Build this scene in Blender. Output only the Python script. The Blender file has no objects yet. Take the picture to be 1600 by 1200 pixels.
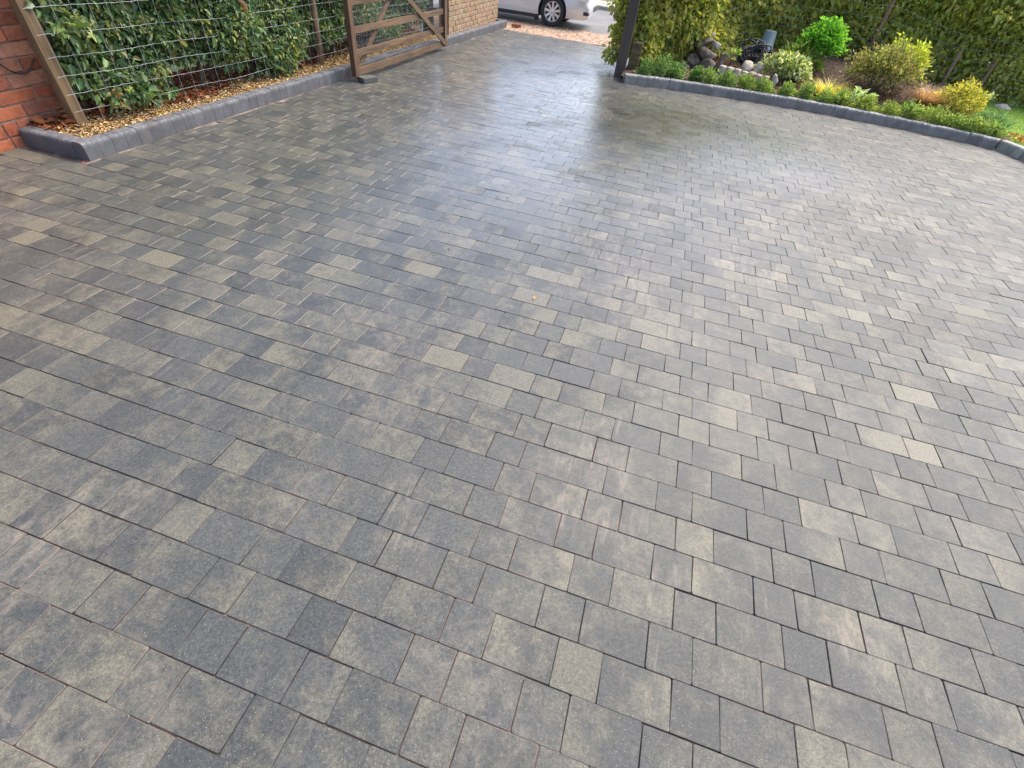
import bpy, bmesh, math, random
import numpy as np
from mathutils import Vector, Matrix

# ------------------------------------------------------------------ camera, sky, sun, exposure
scene = bpy.context.scene
C = scene.collection
R = math.radians
CAM_H = 1.85
cam_d = bpy.data.cameras.new('camera')
cam_d.sensor_width = 36.0
cam_d.lens = 36.0 * 728.0 / 1600.0
cam_d.clip_start = 0.05
cam_d.clip_end = 3000.0
cam = bpy.data.objects.new('camera', cam_d)
C.objects.link(cam)
# columns: camera right, camera down, camera forward in world axes
RW = np.array([[0.9504716853, 0.2720665896, -0.1502775641],
               [0.2970349555, -0.6527611687, 0.6969024981],
               [0.0915085276, -0.7070237814, -0.7012442955]])
M4 = Matrix.Identity(4)
for i in range(3):
    M4[i][0] = RW[i, 0]; M4[i][1] = -RW[i, 1]; M4[i][2] = -RW[i, 2]
M4[2][3] = CAM_H
cam.matrix_world = M4
scene.camera = cam

SUN_EL, SUN_AZ = R(52), R(38)          # azimuth clockwise from +Y
world = bpy.data.worlds.new('World'); scene.world = world; world.use_nodes = True
wn = world.node_tree; wn.nodes.clear()
sky = wn.nodes.new('ShaderNodeTexSky'); sky.sky_type = 'NISHITA'; sky.sun_disc = False
sky.sun_elevation = SUN_EL; sky.sun_rotation = SUN_AZ
sky.air_density = 0.8; sky.dust_density = 3.2; sky.ozone_density = 0.1; sky.altitude = 50
bg = wn.nodes.new('ShaderNodeBackground'); bg.inputs['Strength'].default_value = 0.15
wo = wn.nodes.new('ShaderNodeOutputWorld')
wn.links.new(sky.outputs[0], bg.inputs[0]); wn.links.new(bg.outputs[0], wo.inputs[0])

sun_d = bpy.data.lights.new('sun', 'SUN'); sun_d.energy = 1.0; sun_d.angle = R(50); sun_d.color = (1.0, 0.96, 0.89)
sun = bpy.data.objects.new('sun', sun_d); C.objects.link(sun)
sdir = Vector((math.sin(SUN_AZ) * math.cos(SUN_EL), math.cos(SUN_AZ) * math.cos(SUN_EL), math.sin(SUN_EL)))
sun.rotation_euler = sdir.to_track_quat('Z', 'Y').to_euler()
sun.location = (0, 0, 12)

vs = scene.view_settings
vs.view_transform = 'Standard'; vs.look = 'None'; vs.gamma = 1.0; vs.exposure = 1.7; vs.use_curve_mapping = False
scene.render.engine = 'CYCLES'
scene.cycles.max_bounces = 6; scene.cycles.diffuse_bounces = 3; scene.cycles.glossy_bounces = 2; scene.cycles.transmission_bounces = 3
scene.render.resolution_x = 1024; scene.render.resolution_y = 768

rng = np.random.default_rng(7)
random.seed(7)

# ------------------------------------------------------------------ helpers: objects
def tag(o, label=None, cat=None, group=None, kind=None):
    if label: o['label'] = label
    if cat: o['category'] = cat
    if group: o['group'] = group
    if kind: o['kind'] = kind
    return o

def empty(name, loc, label=None, cat=None, group=None, kind=None, rz=0.0):
    o = bpy.data.objects.new(name, None); C.objects.link(o)
    o.location = loc; o.rotation_euler = (0, 0, rz); o.empty_display_size = 0.1
    return tag(o, label, cat, group, kind)

def link(name, me, mat=None, parent=None, loc=(0, 0, 0), rot=None):
    o = bpy.data.objects.new(name, me); C.objects.link(o)
    if mat and not me.materials: me.materials.append(mat)
    if parent: o.parent = parent
    o.location = loc
    if rot: o.rotation_euler = rot
    return o

def mesh_np(name, V, F, smooth=False):
    """V (n,3); F either (m,k) array or list of lists"""
    me = bpy.data.meshes.new(name)
    V = np.asarray(V, dtype=np.float32)
    if isinstance(F, np.ndarray):
        m, k = F.shape
        me.vertices.add(len(V)); me.vertices.foreach_set('co', V.ravel())
        me.loops.add(m * k); me.loops.foreach_set('vertex_index', F.astype(np.int32).ravel())
        me.polygons.add(m); me.polygons.foreach_set('loop_start', np.arange(0, m * k, k, dtype=np.int32))
        me.update(calc_edges=True)
    else:
        me.from_pydata([tuple(v) for v in V.tolist()], [], F); me.update()
    if smooth:
        me.polygons.foreach_set('use_smooth', np.ones(len(me.polygons), dtype=bool))
    return me

class MB:
    """collects boxes, tubes and prisms for ONE mesh"""
    def __init__(s): s.v = []; s.f = []; s.n = 0
    def add(s, V, F):
        V = np.asarray(V, float); s.v.append(V)
        s.f += [[i + s.n for i in f] for f in F]; s.n += len(V); return s
    def box(s, x0, x1, y0, y1, z0, z1, bev=0.0):
        if bev <= 0:
            V = [(x, y, z) for z in (z0, z1) for y in (y0, y1) for x in (x0, x1)]
            F = [[0, 2, 3, 1], [4, 5, 7, 6], [0, 1, 5, 4], [2, 6, 7, 3], [0, 4, 6, 2], [1, 3, 7, 5]]
            return s.add(V, F)
        bm = bmesh.new(); bmesh.ops.create_cube(bm, size=1)
        for v in bm.verts:
            v.co = ((x0 + x1) / 2 + v.co.x * (x1 - x0), (y0 + y1) / 2 + v.co.y * (y1 - y0), (z0 + z1) / 2 + v.co.z * (z1 - z0))
        bmesh.ops.bevel(bm, geom=bm.edges[:] + bm.verts[:], offset=bev, segments=2, affect='EDGES', profile=0.6)
        bm.verts.index_update()
        s.add([tuple(v.co) for v in bm.verts], [[v.index for v in f.verts] for f in bm.faces]); bm.free(); return s
    def tube(s, pts, r, n=6, caps=True):
        P = [Vector(p) for p in pts]; rs = r if hasattr(r, '__len__') else [r] * len(P)
        V = []; F = []; up = None
        for i, p in enumerate(P):
            t = (P[min(i + 1, len(P) - 1)] - P[max(i - 1, 0)])
            if t.length < 1e-9: t = Vector((0, 0, 1))
            t.normalize()
            if up is None:
                up = t.orthogonal().normalized()
            else:
                up = (up - t * up.dot(t))
                up = up.normalized() if up.length > 1e-6 else t.orthogonal().normalized()
            b = t.cross(up)
            for k in range(n):
                a = 2 * math.pi * k / n
                V.append(tuple(p + (up * math.cos(a) + b * math.sin(a)) * rs[i]))
        for i in range(len(P) - 1):
            for k in range(n):
                F.append([i * n + k, i * n + (k + 1) % n, (i + 1) * n + (k + 1) % n, (i + 1) * n + k])
        if caps:
            F.append(list(range(n))[::-1]); F.append([(len(P) - 1) * n + k for k in range(n)])
        return s.add(V, F)
    def mesh(s, name, smooth=False):
        me = bpy.data.meshes.new(name)
        me.from_pydata([tuple(v) for v in np.concatenate(s.v).tolist()], [], s.f); me.update()
        bm = bmesh.new(); bm.from_mesh(me); bmesh.ops.recalc_face_normals(bm, faces=bm.faces); bm.to_mesh(me); bm.free()
        if smooth: me.polygons.foreach_set('use_smooth', np.ones(len(me.polygons), dtype=bool))
        return me
    def build(s, name, mat, parent=None, loc=(0, 0, 0), smooth=False, rot=None):
        return link(name, s.mesh(name, smooth), mat, parent, loc, rot)

# ------------------------------------------------------------------ helpers: materials
class NT:
    def __init__(s, name):
        s.m = bpy.data.materials.new(name); s.m.use_nodes = True
        s.t = s.m.node_tree; s.t.nodes.clear()
        s.out = s.n('ShaderNodeOutputMaterial'); s.b = s.n('ShaderNodeBsdfPrincipled')
        s.l(s.b.outputs[0], s.out.inputs[0])
    def n(s, t, **kw):
        nd = s.t.nodes.new(t)
        for k, v in kw.items(): setattr(nd, k, v)
        return nd
    def l(s, a, b): s.t.links.new(a, b)
    def put(s, sock, v):
        if isinstance(v, bpy.types.NodeSocket): s.l(v, sock)
        else:
            if sock.type == 'RGBA' and len(v) == 3: v = (*v, 1)
            sock.default_value = v
    def math(s, op, a, b=0.0, c=None, clamp=False):
        nd = s.n('ShaderNodeMath', operation=op, use_clamp=clamp)
        s.put(nd.inputs[0], a); s.put(nd.inputs[1], b)
        if c is not None: s.put(nd.inputs[2], c)
        return nd.outputs[0]
    def mix(s, f, a, b, blend='MIX'):
        nd = s.n('ShaderNodeMix', data_type='RGBA', blend_type=blend); nd.clamp_factor = True
        s.put(nd.inputs['Factor'], f); s.put(nd.inputs[6], a); s.put(nd.inputs[7], b)
        return nd.outputs[2]
    def noise(s, scale, detail=4, rough=0.55, co=None, dist=0.0):
        nd = s.n('ShaderNodeTexNoise'); nd.inputs['Scale'].default_value = scale
        nd.inputs['Detail'].default_value = detail; nd.inputs['Roughness'].default_value = rough
        nd.inputs['Distortion'].default_value = dist
        if co is not None: s.l(co, nd.inputs['Vector'])
        return nd.outputs[0]
    def vor(s, scale, co=None, out=0, feature='F1'):
        nd = s.n('ShaderNodeTexVoronoi', feature=feature); nd.inputs['Scale'].default_value = scale
        if co is not None: s.l(co, nd.inputs['Vector'])
        return nd.outputs[out]
    def ramp(s, v, a, b, lo=0.0, hi=1.0):
        nd = s.n('ShaderNodeMapRange', interpolation_type='SMOOTHSTEP')
        s.put(nd.inputs[0], v); nd.inputs[1].default_value = a; nd.inputs[2].default_value = b
        nd.inputs[3].default_value = lo; nd.inputs[4].default_value = hi
        return nd.outputs[0]
    def pos(s): return s.n('ShaderNodeNewGeometry').outputs['Position']
    def obj(s): return s.n('ShaderNodeTexCoord').outputs['Object']
    def attr(s, name): return s.n('ShaderNodeAttribute', attribute_name=name)
    def mapping(s, co, scale=(1, 1, 1), rot=(0, 0, 0), loc=(0, 0, 0)):
        nd = s.n('ShaderNodeMapping'); s.l(co, nd.inputs[0])
        nd.inputs['Scale'].default_value = scale; nd.inputs['Rotation'].default_value = rot; nd.inputs['Location'].default_value = loc
        return nd.outputs[0]
    def bump(s, h, strength=0.3, dist=0.01):
        nd = s.n('ShaderNodeBump'); nd.inputs['Strength'].default_value = strength; nd.inputs['Distance'].default_value = dist
        s.l(h, nd.inputs['Height']); s.l(nd.outputs[0], s.b.inputs['Normal']); s.l(nd.outputs[0], s.b.inputs['Coat Normal'])
    def set(s, **kw):
        for k, v in kw.items(): s.put(s.b.inputs[k.replace('_', ' ')], v)
        return s

def simple(name, c1, c2, scale=12, rough=0.7, detail=5, bump=0.2, bscale=60, bd=0.005, metal=0.0, spec=0.5, coat=0.0):
    t = NT(name); co = t.obj()
    f = t.ramp(t.noise(scale, detail, 0.6, co), 0.32, 0.68)
    t.set(Base_Color=t.mix(f, c1, c2), Roughness=rough, Metallic=metal, Specular_IOR_Level=spec, Coat_Weight=coat)
    if bump > 0: t.bump(t.noise(bscale, 4, 0.6, co), bump, bd)
    return t.m

MAT = {}

SCUFFS = [(0.14, 3.25, 0.30), (-0.04, 3.52, 0.34), (-0.24, 3.82, 0.34), (0.08, 1.42, 0.22), (0.12, 1.22, 0.18), (0.44, 1.08, 0.26), (-1.32, 1.30, 0.10), (1.05, 3.92, 0.5), (1.50, 4.9, 0.7), (2.5, 5.8, 0.8), (-0.59, 0.92, 0.24), (-1.8, 0.40, 0.35), (-0.35, 9.1, 0.6), (1.25, 1.0, 0.3)]
def paver_material():
    t = NT('paver_concrete'); p = t.pos()
    pv = t.attr('pv'); sep = t.n('ShaderNodeSeparateColor'); t.l(pv.outputs['Color'], sep.inputs[0])
    tone, rnd, grad = sep.outputs[0], sep.outputs[1], sep.outputs[2]
    uv = t.n('ShaderNodeUVMap', uv_map='UVMap').outputs[0]
    sx = t.n('ShaderNodeSeparateXYZ'); t.l(uv, sx.inputs[0])
    # shift the cloud pattern per paver so neighbours do not run on
    off = t.n('ShaderNodeCombineXYZ'); t.l(t.math('MULTIPLY', rnd, 37.0), off.inputs[2]); t.l(t.math('MULTIPLY', grad, 11.0), off.inputs[0])
    vadd = t.n('ShaderNodeVectorMath', operation='ADD'); t.l(p, vadd.inputs[0]); t.l(off.outputs[0], vadd.inputs[1])
    pc = vadd.outputs[0]
    cloud = t.noise(13, 4, 0.68, pc, 0.3)
    run = t.math('MULTIPLY', t.math('MULTIPLY_ADD', grad, 2.0, -1.0), t.math('MULTIPLY', sx.outputs[0], 3.6))
    f = t.math('ADD', t.math('ADD', tone, run), t.math('MULTIPLY_ADD', cloud, 2.0, -1.0))
    f = t.ramp(f, -0.05, 1.05)
    dark = t.mix(rnd, (0.051, 0.055, 0.0545), (0.071, 0.0745, 0.0715))
    buff = t.mix(rnd, (0.148, 0.138, 0.102), (0.115, 0.111, 0.089))
    col = t.mix(f, dark, buff)
    # mottling and aggregate
    m1 = t.noise(85, 5, 0.72, pc)
    col = t.mix(0.75, col, t.mix(t.ramp(m1, 0.28, 0.72), (0.55, 0.55, 0.56), (1.45, 1.44, 1.41)), 'MULTIPLY')
    m2 = t.noise(430, 2, 0.7, p)
    col = t.mix(0.8, col, t.mix(t.ramp(m2, 0.32, 0.70), (0.45, 0.45, 0.45), (1.55, 1.54, 1.5)), 'MULTIPLY')
    vn = t.n('ShaderNodeTexVoronoi', feature='F1'); vn.inputs['Scale'].default_value = 150; t.l(p, vn.inputs['Vector'])
    vs_ = t.n('ShaderNodeSeparateColor'); t.l(vn.outputs['Color'], vs_.inputs[0])
    spot = t.ramp(vn.outputs['Distance'], 0.26, 0.12)
    spk = t.math('MULTIPLY', spot, t.ramp(vs_.outputs[0], 0.80, 0.90))
    col = t.mix(t.math('MULTIPLY', spk, 0.6), col, (0.46, 0.42, 0.36))
    pit = t.math('MULTIPLY', spot, t.ramp(vs_.outputs[1], 0.80, 0.88))
    col = t.mix(t.math('MULTIPLY', pit, 0.6), col, (0.03, 0.031, 0.034))
    # film of jointing sand: swept patches, brush streaks and a few heavier scuffs
    big = t.noise(1.1, 5, 0.66, t.mapping(p, loc=(4.3, 2.2, 0)), 0.5)
    patch = t.ramp(big, 0.47, 0.72)
    fine = t.ramp(t.noise(15, 5, 0.72, p, 0.9), 0.40, 0.70)
    st1 = t.ramp(t.noise(4.0, 4, 0.65, t.mapping(p, scale=(7, 0.9, 1), rot=(0, 0, R(-24)))), 0.55, 0.74)
    st2 = t.ramp(t.noise(5.0, 4, 0.65, t.mapping(p, scale=(8, 1.0, 1), rot=(0, 0, R(58)), loc=(5, 1, 0))), 0.58, 0.76)
    stm = t.ramp(t.noise(1.6, 2, 0.5, t.mapping(p, loc=(1.3, 7.2, 0))), 0.54, 0.72)
    wp = t.n('ShaderNodeTexNoise'); wp.inputs['Scale'].default_value = 2.6; wp.inputs['Detail'].default_value = 4; wp.inputs['Roughness'].default_value = 0.7; t.l(p, wp.inputs['Vector'])
    wv = t.n('ShaderNodeVectorMath', operation='MULTIPLY_ADD'); t.l(wp.outputs['Color'], wv.inputs[0]); wv.inputs[1].default_value = (1.1, 1.1, 0); t.l(p, wv.inputs[2])
    sc = None
    for x, y, r in SCUFFS:
        d = t.n('ShaderNodeVectorMath', operation='DISTANCE'); t.l(wv.outputs[0], d.inputs[0]); d.inputs[1].default_value = (x + 0.55, y + 0.55, 0)
        q = t.ramp(d.outputs['Value'], r * 1.15, r * 0.1)
        sc = q if sc is None else t.math('MAXIMUM', sc, q)
    fst = t.ramp(t.noise(6.0, 5, 0.75, t.mapping(p, scale=(3.4, 0.8, 1), rot=(0, 0, R(-28))), 0.5), 0.45, 0.72)
    scf = t.math('MULTIPLY', sc, t.math('MAXIMUM', fst, t.math('MULTIPLY', fine, 0.35)))
    film = t.math('ADD', t.math('MULTIPLY', patch, fine), t.math('MULTIPLY', t.math('MAXIMUM', st1, st2), stm), clamp=True)
    film = t.math('MAXIMUM', film, t.math('MULTIPLY', scf, 0.6))
    col = t.mix(t.math('MULTIPLY', film, 0.46), col, (0.285, 0.240, 0.190))
    col = t.mix(t.math('MULTIPLY', scf, 0.40), col, (0.33, 0.27, 0.205))
    # dust that clings to the chamfers
    edge = t.attr('edge').outputs['Fac']
    col = t.mix(t.math('MULTIPLY', edge, t.ramp(fine, 0.2, 0.9, 0.75, 0.45)), col, t.mix(t.ramp(big, 0.44, 0.60), (0.045, 0.040, 0.037), (0.16, 0.12, 0.095)))
    # green reflection of the hedge, painted into the colour by the planting
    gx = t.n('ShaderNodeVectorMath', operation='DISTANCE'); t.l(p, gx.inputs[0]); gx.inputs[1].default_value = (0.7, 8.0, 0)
    hedge_tint = t.math('MULTIPLY', t.ramp(gx.outputs['Value'], 2.0, 0.3), t.ramp(t.noise(3.0, 4, 0.65, p), 0.34, 0.60))
    col = t.mix(t.math('MULTIPLY', hedge_tint, 0.55), col, (0.085, 0.088, 0.048))
    rgh = t.math('ADD', t.math("MULTIPLY_ADD", m1, 0.24, 0.40), t.math('ADD', t.math('MULTIPLY', film, 0.2), t.math('MULTIPLY_ADD', rnd, 0.14, -0.04)))
    # still wet where the gateway runs off
    wd = t.n('ShaderNodeVectorMath', operation='DISTANCE'); t.l(t.mapping(p, scale=(0.9, 0.52, 1)), wd.inputs[0]); wd.inputs[1].default_value = (-1.75, 3.4, 0)
    wet = t.math('MULTIPLY', t.ramp(wd.outputs['Value'], 4.1, 0.8), t.ramp(t.math('ADD', big, t.math('MULTIPLY', rnd, 0.2)), 0.28, 0.62))
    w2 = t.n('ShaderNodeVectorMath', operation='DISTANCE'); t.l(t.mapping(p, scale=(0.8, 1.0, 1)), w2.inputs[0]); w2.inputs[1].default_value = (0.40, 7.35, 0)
    damp_refl = t.math('MULTIPLY', t.ramp(w2.outputs['Value'], 2.3, 0.8), t.ramp(t.math('ADD', cloud, t.math('MULTIPLY', big, 0.5)), 0.50, 0.80, 0.45, 1.0))
    wet = t.math('MAXIMUM', wet, damp_refl)
    col = t.mix(t.math('MULTIPLY', damp_refl, 0.70), col, t.mix(1.0, col, (0.42, 0.42, 0.36), 'MULTIPLY'))  # dark mirror image of the hedge painted into the wet patch's colour
    t.set(Coat_Weight=t.math('MULTIPLY', wet, t.ramp(m1, 0.30, 0.62, 1.0, 0.45)), Coat_Roughness=0.24, Coat_IOR=1.5)
    t.set(Base_Color=col, Roughness=t.math('SUBTRACT', rgh, t.math('MULTIPLY', wet, 0.26)), Specular_IOR_Level=0.25)
    h = t.math('ADD', t.math('MULTIPLY', m2, 0.5), t.math('ADD', t.math('MULTIPLY', m1, 0.7), t.math('MULTIPLY', pit, -0.5)))
    t.bump(h, 0.32, 0.0024)
    return t.m

def sand_material():
    t = NT('jointing_sand'); p = t.pos()
    f = t.ramp(t.noise(3.5, 5, 0.65, p), 0.40, 0.66)
    c = t.mix(f, (0.050, 0.044, 0.040), (0.25, 0.185, 0.14))
    c = t.mix(0.5, c, t.mix(t.noise(300, 2, 0.6, p), (0.5, 0.5, 0.5), (1.5, 1.5, 1.5)), 'MULTIPLY')
    t.set(Base_Color=c, Roughness=0.95)
    t.bump(t.noise(400, 2, 0.6, p), 0.5, 0.003)
    return t.m

def leaf_material(name, trans=0.35, rough=0.42, spec=0.5):
    t = NT(name); a = t.attr('Col').outputs['Color']
    nz = t.noise(60, 3, 0.6, t.pos())
    c = t.mix(0.5, a, t.mix(nz, (0.6, 0.62, 0.6), (1.4, 1.38, 1.3)), 'MULTIPLY')
    t.set(Base_Color=c, Roughness=rough, Specular_IOR_Level=spec)
    tr = t.n('ShaderNodeBsdfTranslucent'); t.l(t.mix(1.0, c, (1.25, 1.2, 0.75), 'MULTIPLY'), tr.inputs[0])
    mx = t.n('ShaderNodeMixShader'); mx.inputs[0].default_value = trans
    t.l(t.b.outputs[0], mx.inputs[1]); t.l(tr.outputs[0], mx.inputs[2]); t.l(mx.outputs[0], t.out.inputs[0])
    return t.m

def kerb_material(name, c1, c2, eff):
    t = NT(name); p = t.pos(); o = t.n('ShaderNodeObjectInfo').outputs['Random']
    f = t.ramp(t.noise(7, 6, 0.65, p), 0.3, 0.7)
    c = t.mix(f, c1, c2)
    c = t.mix(1.0, c, t.mix(o, (0.84, 0.84, 0.85), (1.16, 1.16, 1.16)), 'MULTIPLY')
    # lime bloom on the top arris, running down in streaks
    z = t.n('ShaderNodeSeparateXYZ'); t.l(p, z.inputs[0])
    top = t.ramp(z.outputs[2], 0.085, 0.138)
    st = t.ramp(t.noise(11, 5, 0.7, t.mapping(p, scale=(2.4, 2.4, 0.25))), 0.42, 0.68)
    c = t.mix(t.math('MULTIPLY', t.math('MULTIPLY', top, st), eff), c, (0.55, 0.53, 0.50))
    c = t.mix(0.75, c, t.mix(t.noise(230, 3, 0.75, p), (0.4, 0.4, 0.4), (1.6, 1.58, 1.55)), 'MULTIPLY')
    dirt = t.math('MULTIPLY', t.ramp(t.noise(5, 5, 0.7, t.mapping(p, loc=(2, 5, 1))), 0.50, 0.72), 0.4)
    c = t.mix(dirt, c, (0.15, 0.125, 0.10))
    t.set(Base_Color=c, Roughness=0.86)
    t.bump(t.noise(220, 4, 0.65, p), 0.25, 0.003)
    return t.m

def wood_material(name, c1, c2, axis=2, rough=0.72):
    t = NT(name); co = t.obj()
    sc = [26, 26, 26]; sc[axis] = 1.6
    g = t.noise(1.0, 6, 0.62, t.mapping(co, scale=sc), 0.6)
    c = t.mix(t.ramp(g, 0.3, 0.7), c1, c2)
    b = t.ramp(t.noise(2.2, 4, 0.6, t.pos()), 0.35, 0.68)
    c = t.mix(0.6, c, t.mix(b, (0.6, 0.6, 0.62), (1.2, 1.18, 1.1)), 'MULTIPLY')
    t.set(Base_Color=c, Roughness=rough)
    t.bump(g, 0.35, 0.004)
    return t.m

def brick_material(name, cols, moss=0.0):
    t = NT(name); p = t.pos(); o = t.n('ShaderNodeObjectInfo').outputs['Random']
    br = t.attr('br').outputs['Fac']
    k = t.math('FRACT', t.math('ADD', o, br))
    rp = t.n('ShaderNodeValToRGB'); rp.color_ramp.interpolation = 'LINEAR'
    els = rp.color_ramp.elements
    while len(els) < len(cols): els.new(0.5)
    for i, c in enumerate(cols):
        els[i].position = i / (len(cols) - 1); els[i].color = (*c, 1)
    t.l(k, rp.inputs[0])
    c = t.mix(0.6, rp.outputs[0], t.mix(t.ramp(t.noise(22, 6, 0.68, p), 0.3, 0.7), (0.55, 0.55, 0.57), (1.4, 1.36, 1.3)), 'MULTIPLY')
    dirt = t.ramp(t.noise(4, 5, 0.65, p), 0.55, 0.75)
    c = t.mix(t.math('MULTIPLY', dirt, 0.45), c, (0.10, 0.085, 0.075))
    if moss > 0:
        c = t.mix(t.math('MULTIPLY', t.ramp(t.noise(5, 5, 0.7, t.mapping(p, loc=(3, 1, 2))), 0.40, 0.66), moss), c, (0.17, 0.15, 0.05))
    t.set(Base_Color=c, Roughness=0.88)
    t.bump(t.noise(90, 5, 0.7, p), 0.5, 0.006)
    return t.m

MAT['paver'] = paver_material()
MAT['sand'] = sand_material()
MAT['leaf'] = leaf_material('leaf', 0.5)
MAT['leaf_gloss'] = leaf_material('leaf_gloss', 0.3, 0.36, 0.55)
MAT['litter'] = leaf_material('litter', 0.1, 0.8, 0.2)
MAT['kerb_l'] = kerb_material('kerb_charcoal', (0.070, 0.072, 0.080), (0.105, 0.107, 0.115), 0.2)
MAT['kerb_r'] = kerb_material('kerb_grey', (0.155, 0.145, 0.131), (0.235, 0.22, 0.20), 0.9)
MAT['kerb_pale'] = kerb_material('kerb_lichen', (0.20, 0.19, 0.15), (0.34, 0.325, 0.27), 0.6)
MAT['gate'] = wood_material('gate_timber', (0.075, 0.040, 0.018), (0.165, 0.098, 0.050), 1)
MAT['gate_v'] = wood_material('gate_stile_timber', (0.080, 0.038, 0.017), (0.160, 0.085, 0.042), 2)
MAT['stake'] = wood_material('stake_timber', (0.17, 0.10, 0.055), (0.28, 0.18, 0.11), 2)
MAT['post_oak'] = wood_material('post_timber', (0.090, 0.055, 0.025), (0.19, 0.125, 0.062), 2)
MAT['post_dark'] = wood_material('post_dark_paint', (0.050, 0.032, 0.022), (0.078, 0.053, 0.038), 2, 0.55)
MAT['post_black'] = wood_material('post_black_paint', (0.012, 0.012, 0.016), (0.022, 0.022, 0.028), 2, 0.5)
MAT['bark'] = simple('bark', (0.07, 0.05, 0.035), (0.17, 0.13, 0.09), 30, 0.9, 6, 0.6, 90, 0.01)
MAT['wire'] = simple('galvanised_wire', (0.30, 0.31, 0.32), (0.44, 0.45, 0.46), 40, 0.6, 3, 0, metal=0.3)
MAT['mortar'] = simple('mortar', (0.15, 0.11, 0.085), (0.27, 0.21, 0.165), 25, 0.95, 6, 0.5, 150, 0.006)
MAT['brick_red'] = brick_material('brick_red', [(0.28, 0.075, 0.034), (0.37, 0.115, 0.052), (0.30, 0.10, 0.055), (0.22, 0.065, 0.035), (0.33, 0.15, 0.09)])
MAT['brick_buff'] = brick_material('brick_weathered', [(0.30, 0.17, 0.10), (0.36, 0.24, 0.14), (0.27, 0.20, 0.12), (0.34, 0.19, 0.12), (0.30, 0.24, 0.15)], 0.4)
MAT['brick_moss'] = brick_material('brick_mossy', [(0.10, 0.065, 0.03), (0.13, 0.095, 0.04), (0.09, 0.07, 0.03)], 0.6)
MAT['soil'] = simple('soil', (0.055, 0.035, 0.024), (0.14, 0.085, 0.055), 9, 0.95, 7, 0.9, 60, 0.02)
MAT['mulch_base'] = simple('mulch_base', (0.10, 0.055, 0.03), (0.24, 0.14, 0.06), 30, 0.95, 6, 0.8, 90, 0.015)
MAT['asphalt'] = simple('asphalt', (0.11, 0.105, 0.10), (0.17, 0.16, 0.15), 1.2, 0.75, 7, 0.3, 400, 0.004)
MAT['dirt'] = simple('gravel_dirt', (0.28, 0.175, 0.12), (0.45, 0.33, 0.23), 6, 0.95, 8, 0.6, 120, 0.012)
MAT['grass_ground'] = simple('grass_ground', (0.045, 0.075, 0.02), (0.085, 0.12, 0.03), 3, 0.95, 6, 0.5, 80, 0.02)
MAT['lawn'] = simple('lawn_ground', (0.13, 0.22, 0.03), (0.20, 0.30, 0.045), 8, 0.95, 6, 0.5, 80, 0.02)
MAT['footpath'] = simple('footpath_concrete', (0.26, 0.23, 0.19), (0.36, 0.32, 0.27), 2, 0.9, 6, 0.2, 200, 0.003)
MAT['rock'] = simple('rock', (0.095, 0.068, 0.050), (0.26, 0.20, 0.15), 9, 0.9, 8, 0.8, 30, 0.02)
MAT['rock_pale'] = simple('rock_pale', (0.31, 0.265, 0.20), (0.50, 0.445, 0.36), 9, 0.88, 7, 0.6, 40, 0.012)
MAT['sett_pink'] = simple('sett_pink', (0.32, 0.23, 0.18), (0.46, 0.35, 0.29), 14, 0.88, 6, 0.5, 60, 0.01)
MAT['hose'] = simple('hose_rubber', (0.016, 0.017, 0.020), (0.035, 0.037, 0.042), 20, 0.42, 3, 0)
MAT['bucket'] = simple('bucket_plastic', (0.13, 0.175, 0.18), (0.19, 0.24, 0.245), 6, 0.45, 5, 0.1, 40, 0.002)
MAT['car'] = simple('car_paint', (0.60, 0.62, 0.64), (0.63, 0.65, 0.67), 3, 0.28, 2, 0, metal=0.25, coat=0.8)
MAT['car_dark'] = simple('car_plastic', (0.012, 0.012, 0.013), (0.02, 0.02, 0.021), 10, 0.5, 2, 0)
MAT['tyre'] = simple('tyre_rubber', (0.016, 0.016, 0.017), (0.03, 0.03, 0.03), 25, 0.75, 4, 0.2, 120, 0.003)
MAT['alloy'] = simple('alloy', (0.62, 0.63, 0.65), (0.72, 0.73, 0.75), 10, 0.3, 2, 0, metal=0.7)
MAT['glass'] = simple('car_glass', (0.015, 0.018, 0.02), (0.02, 0.024, 0.026), 3, 0.05, 2, 0)
MAT['lamp'] = simple('lamp_lens', (0.7, 0.72, 0.75), (0.8, 0.82, 0.85), 20, 0.12, 2, 0, metal=0.4)
MAT['block'] = simple('stop_block', (0.06, 0.064, 0.056), (0.10, 0.102, 0.088), 22, 0.8, 6, 0.4, 160, 0.004)

# ------------------------------------------------------------------ setting: ground, road
def sheet(name, x0, x1, y0, y1, z, mat, nx=1, ny=1, zf=None, jit=0.0):
    xs = np.linspace(x0, x1, nx + 1); ys = np.linspace(y0, y1, ny + 1)
    X, Y = np.meshgrid(xs, ys); Z = np.full_like(X, z)
    if zf is not None: Z = zf(X, Y)
    if jit: Z = Z + rng.normal(0, jit, Z.shape)
    V = np.stack([X.ravel(), Y.ravel(), Z.ravel()], 1)
    i = np.arange((nx + 1) * ny).reshape(ny, nx + 1)[:, :-1].ravel()
    F = np.stack([i, i + 1, i + nx + 2, i + nx + 1], 1)
    me = mesh_np(name, V, F, smooth=True)
    return link(name, me, mat)

g = sheet('ground', -1200, 1200, -1200, 1200, -0.08, MAT['grass_ground']); tag(g, kind='structure')
road = sheet('road', -60, 60, 15.05, 20.6, -0.02, MAT['asphalt'], 60, 12, None); tag(road, kind='structure')

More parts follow.
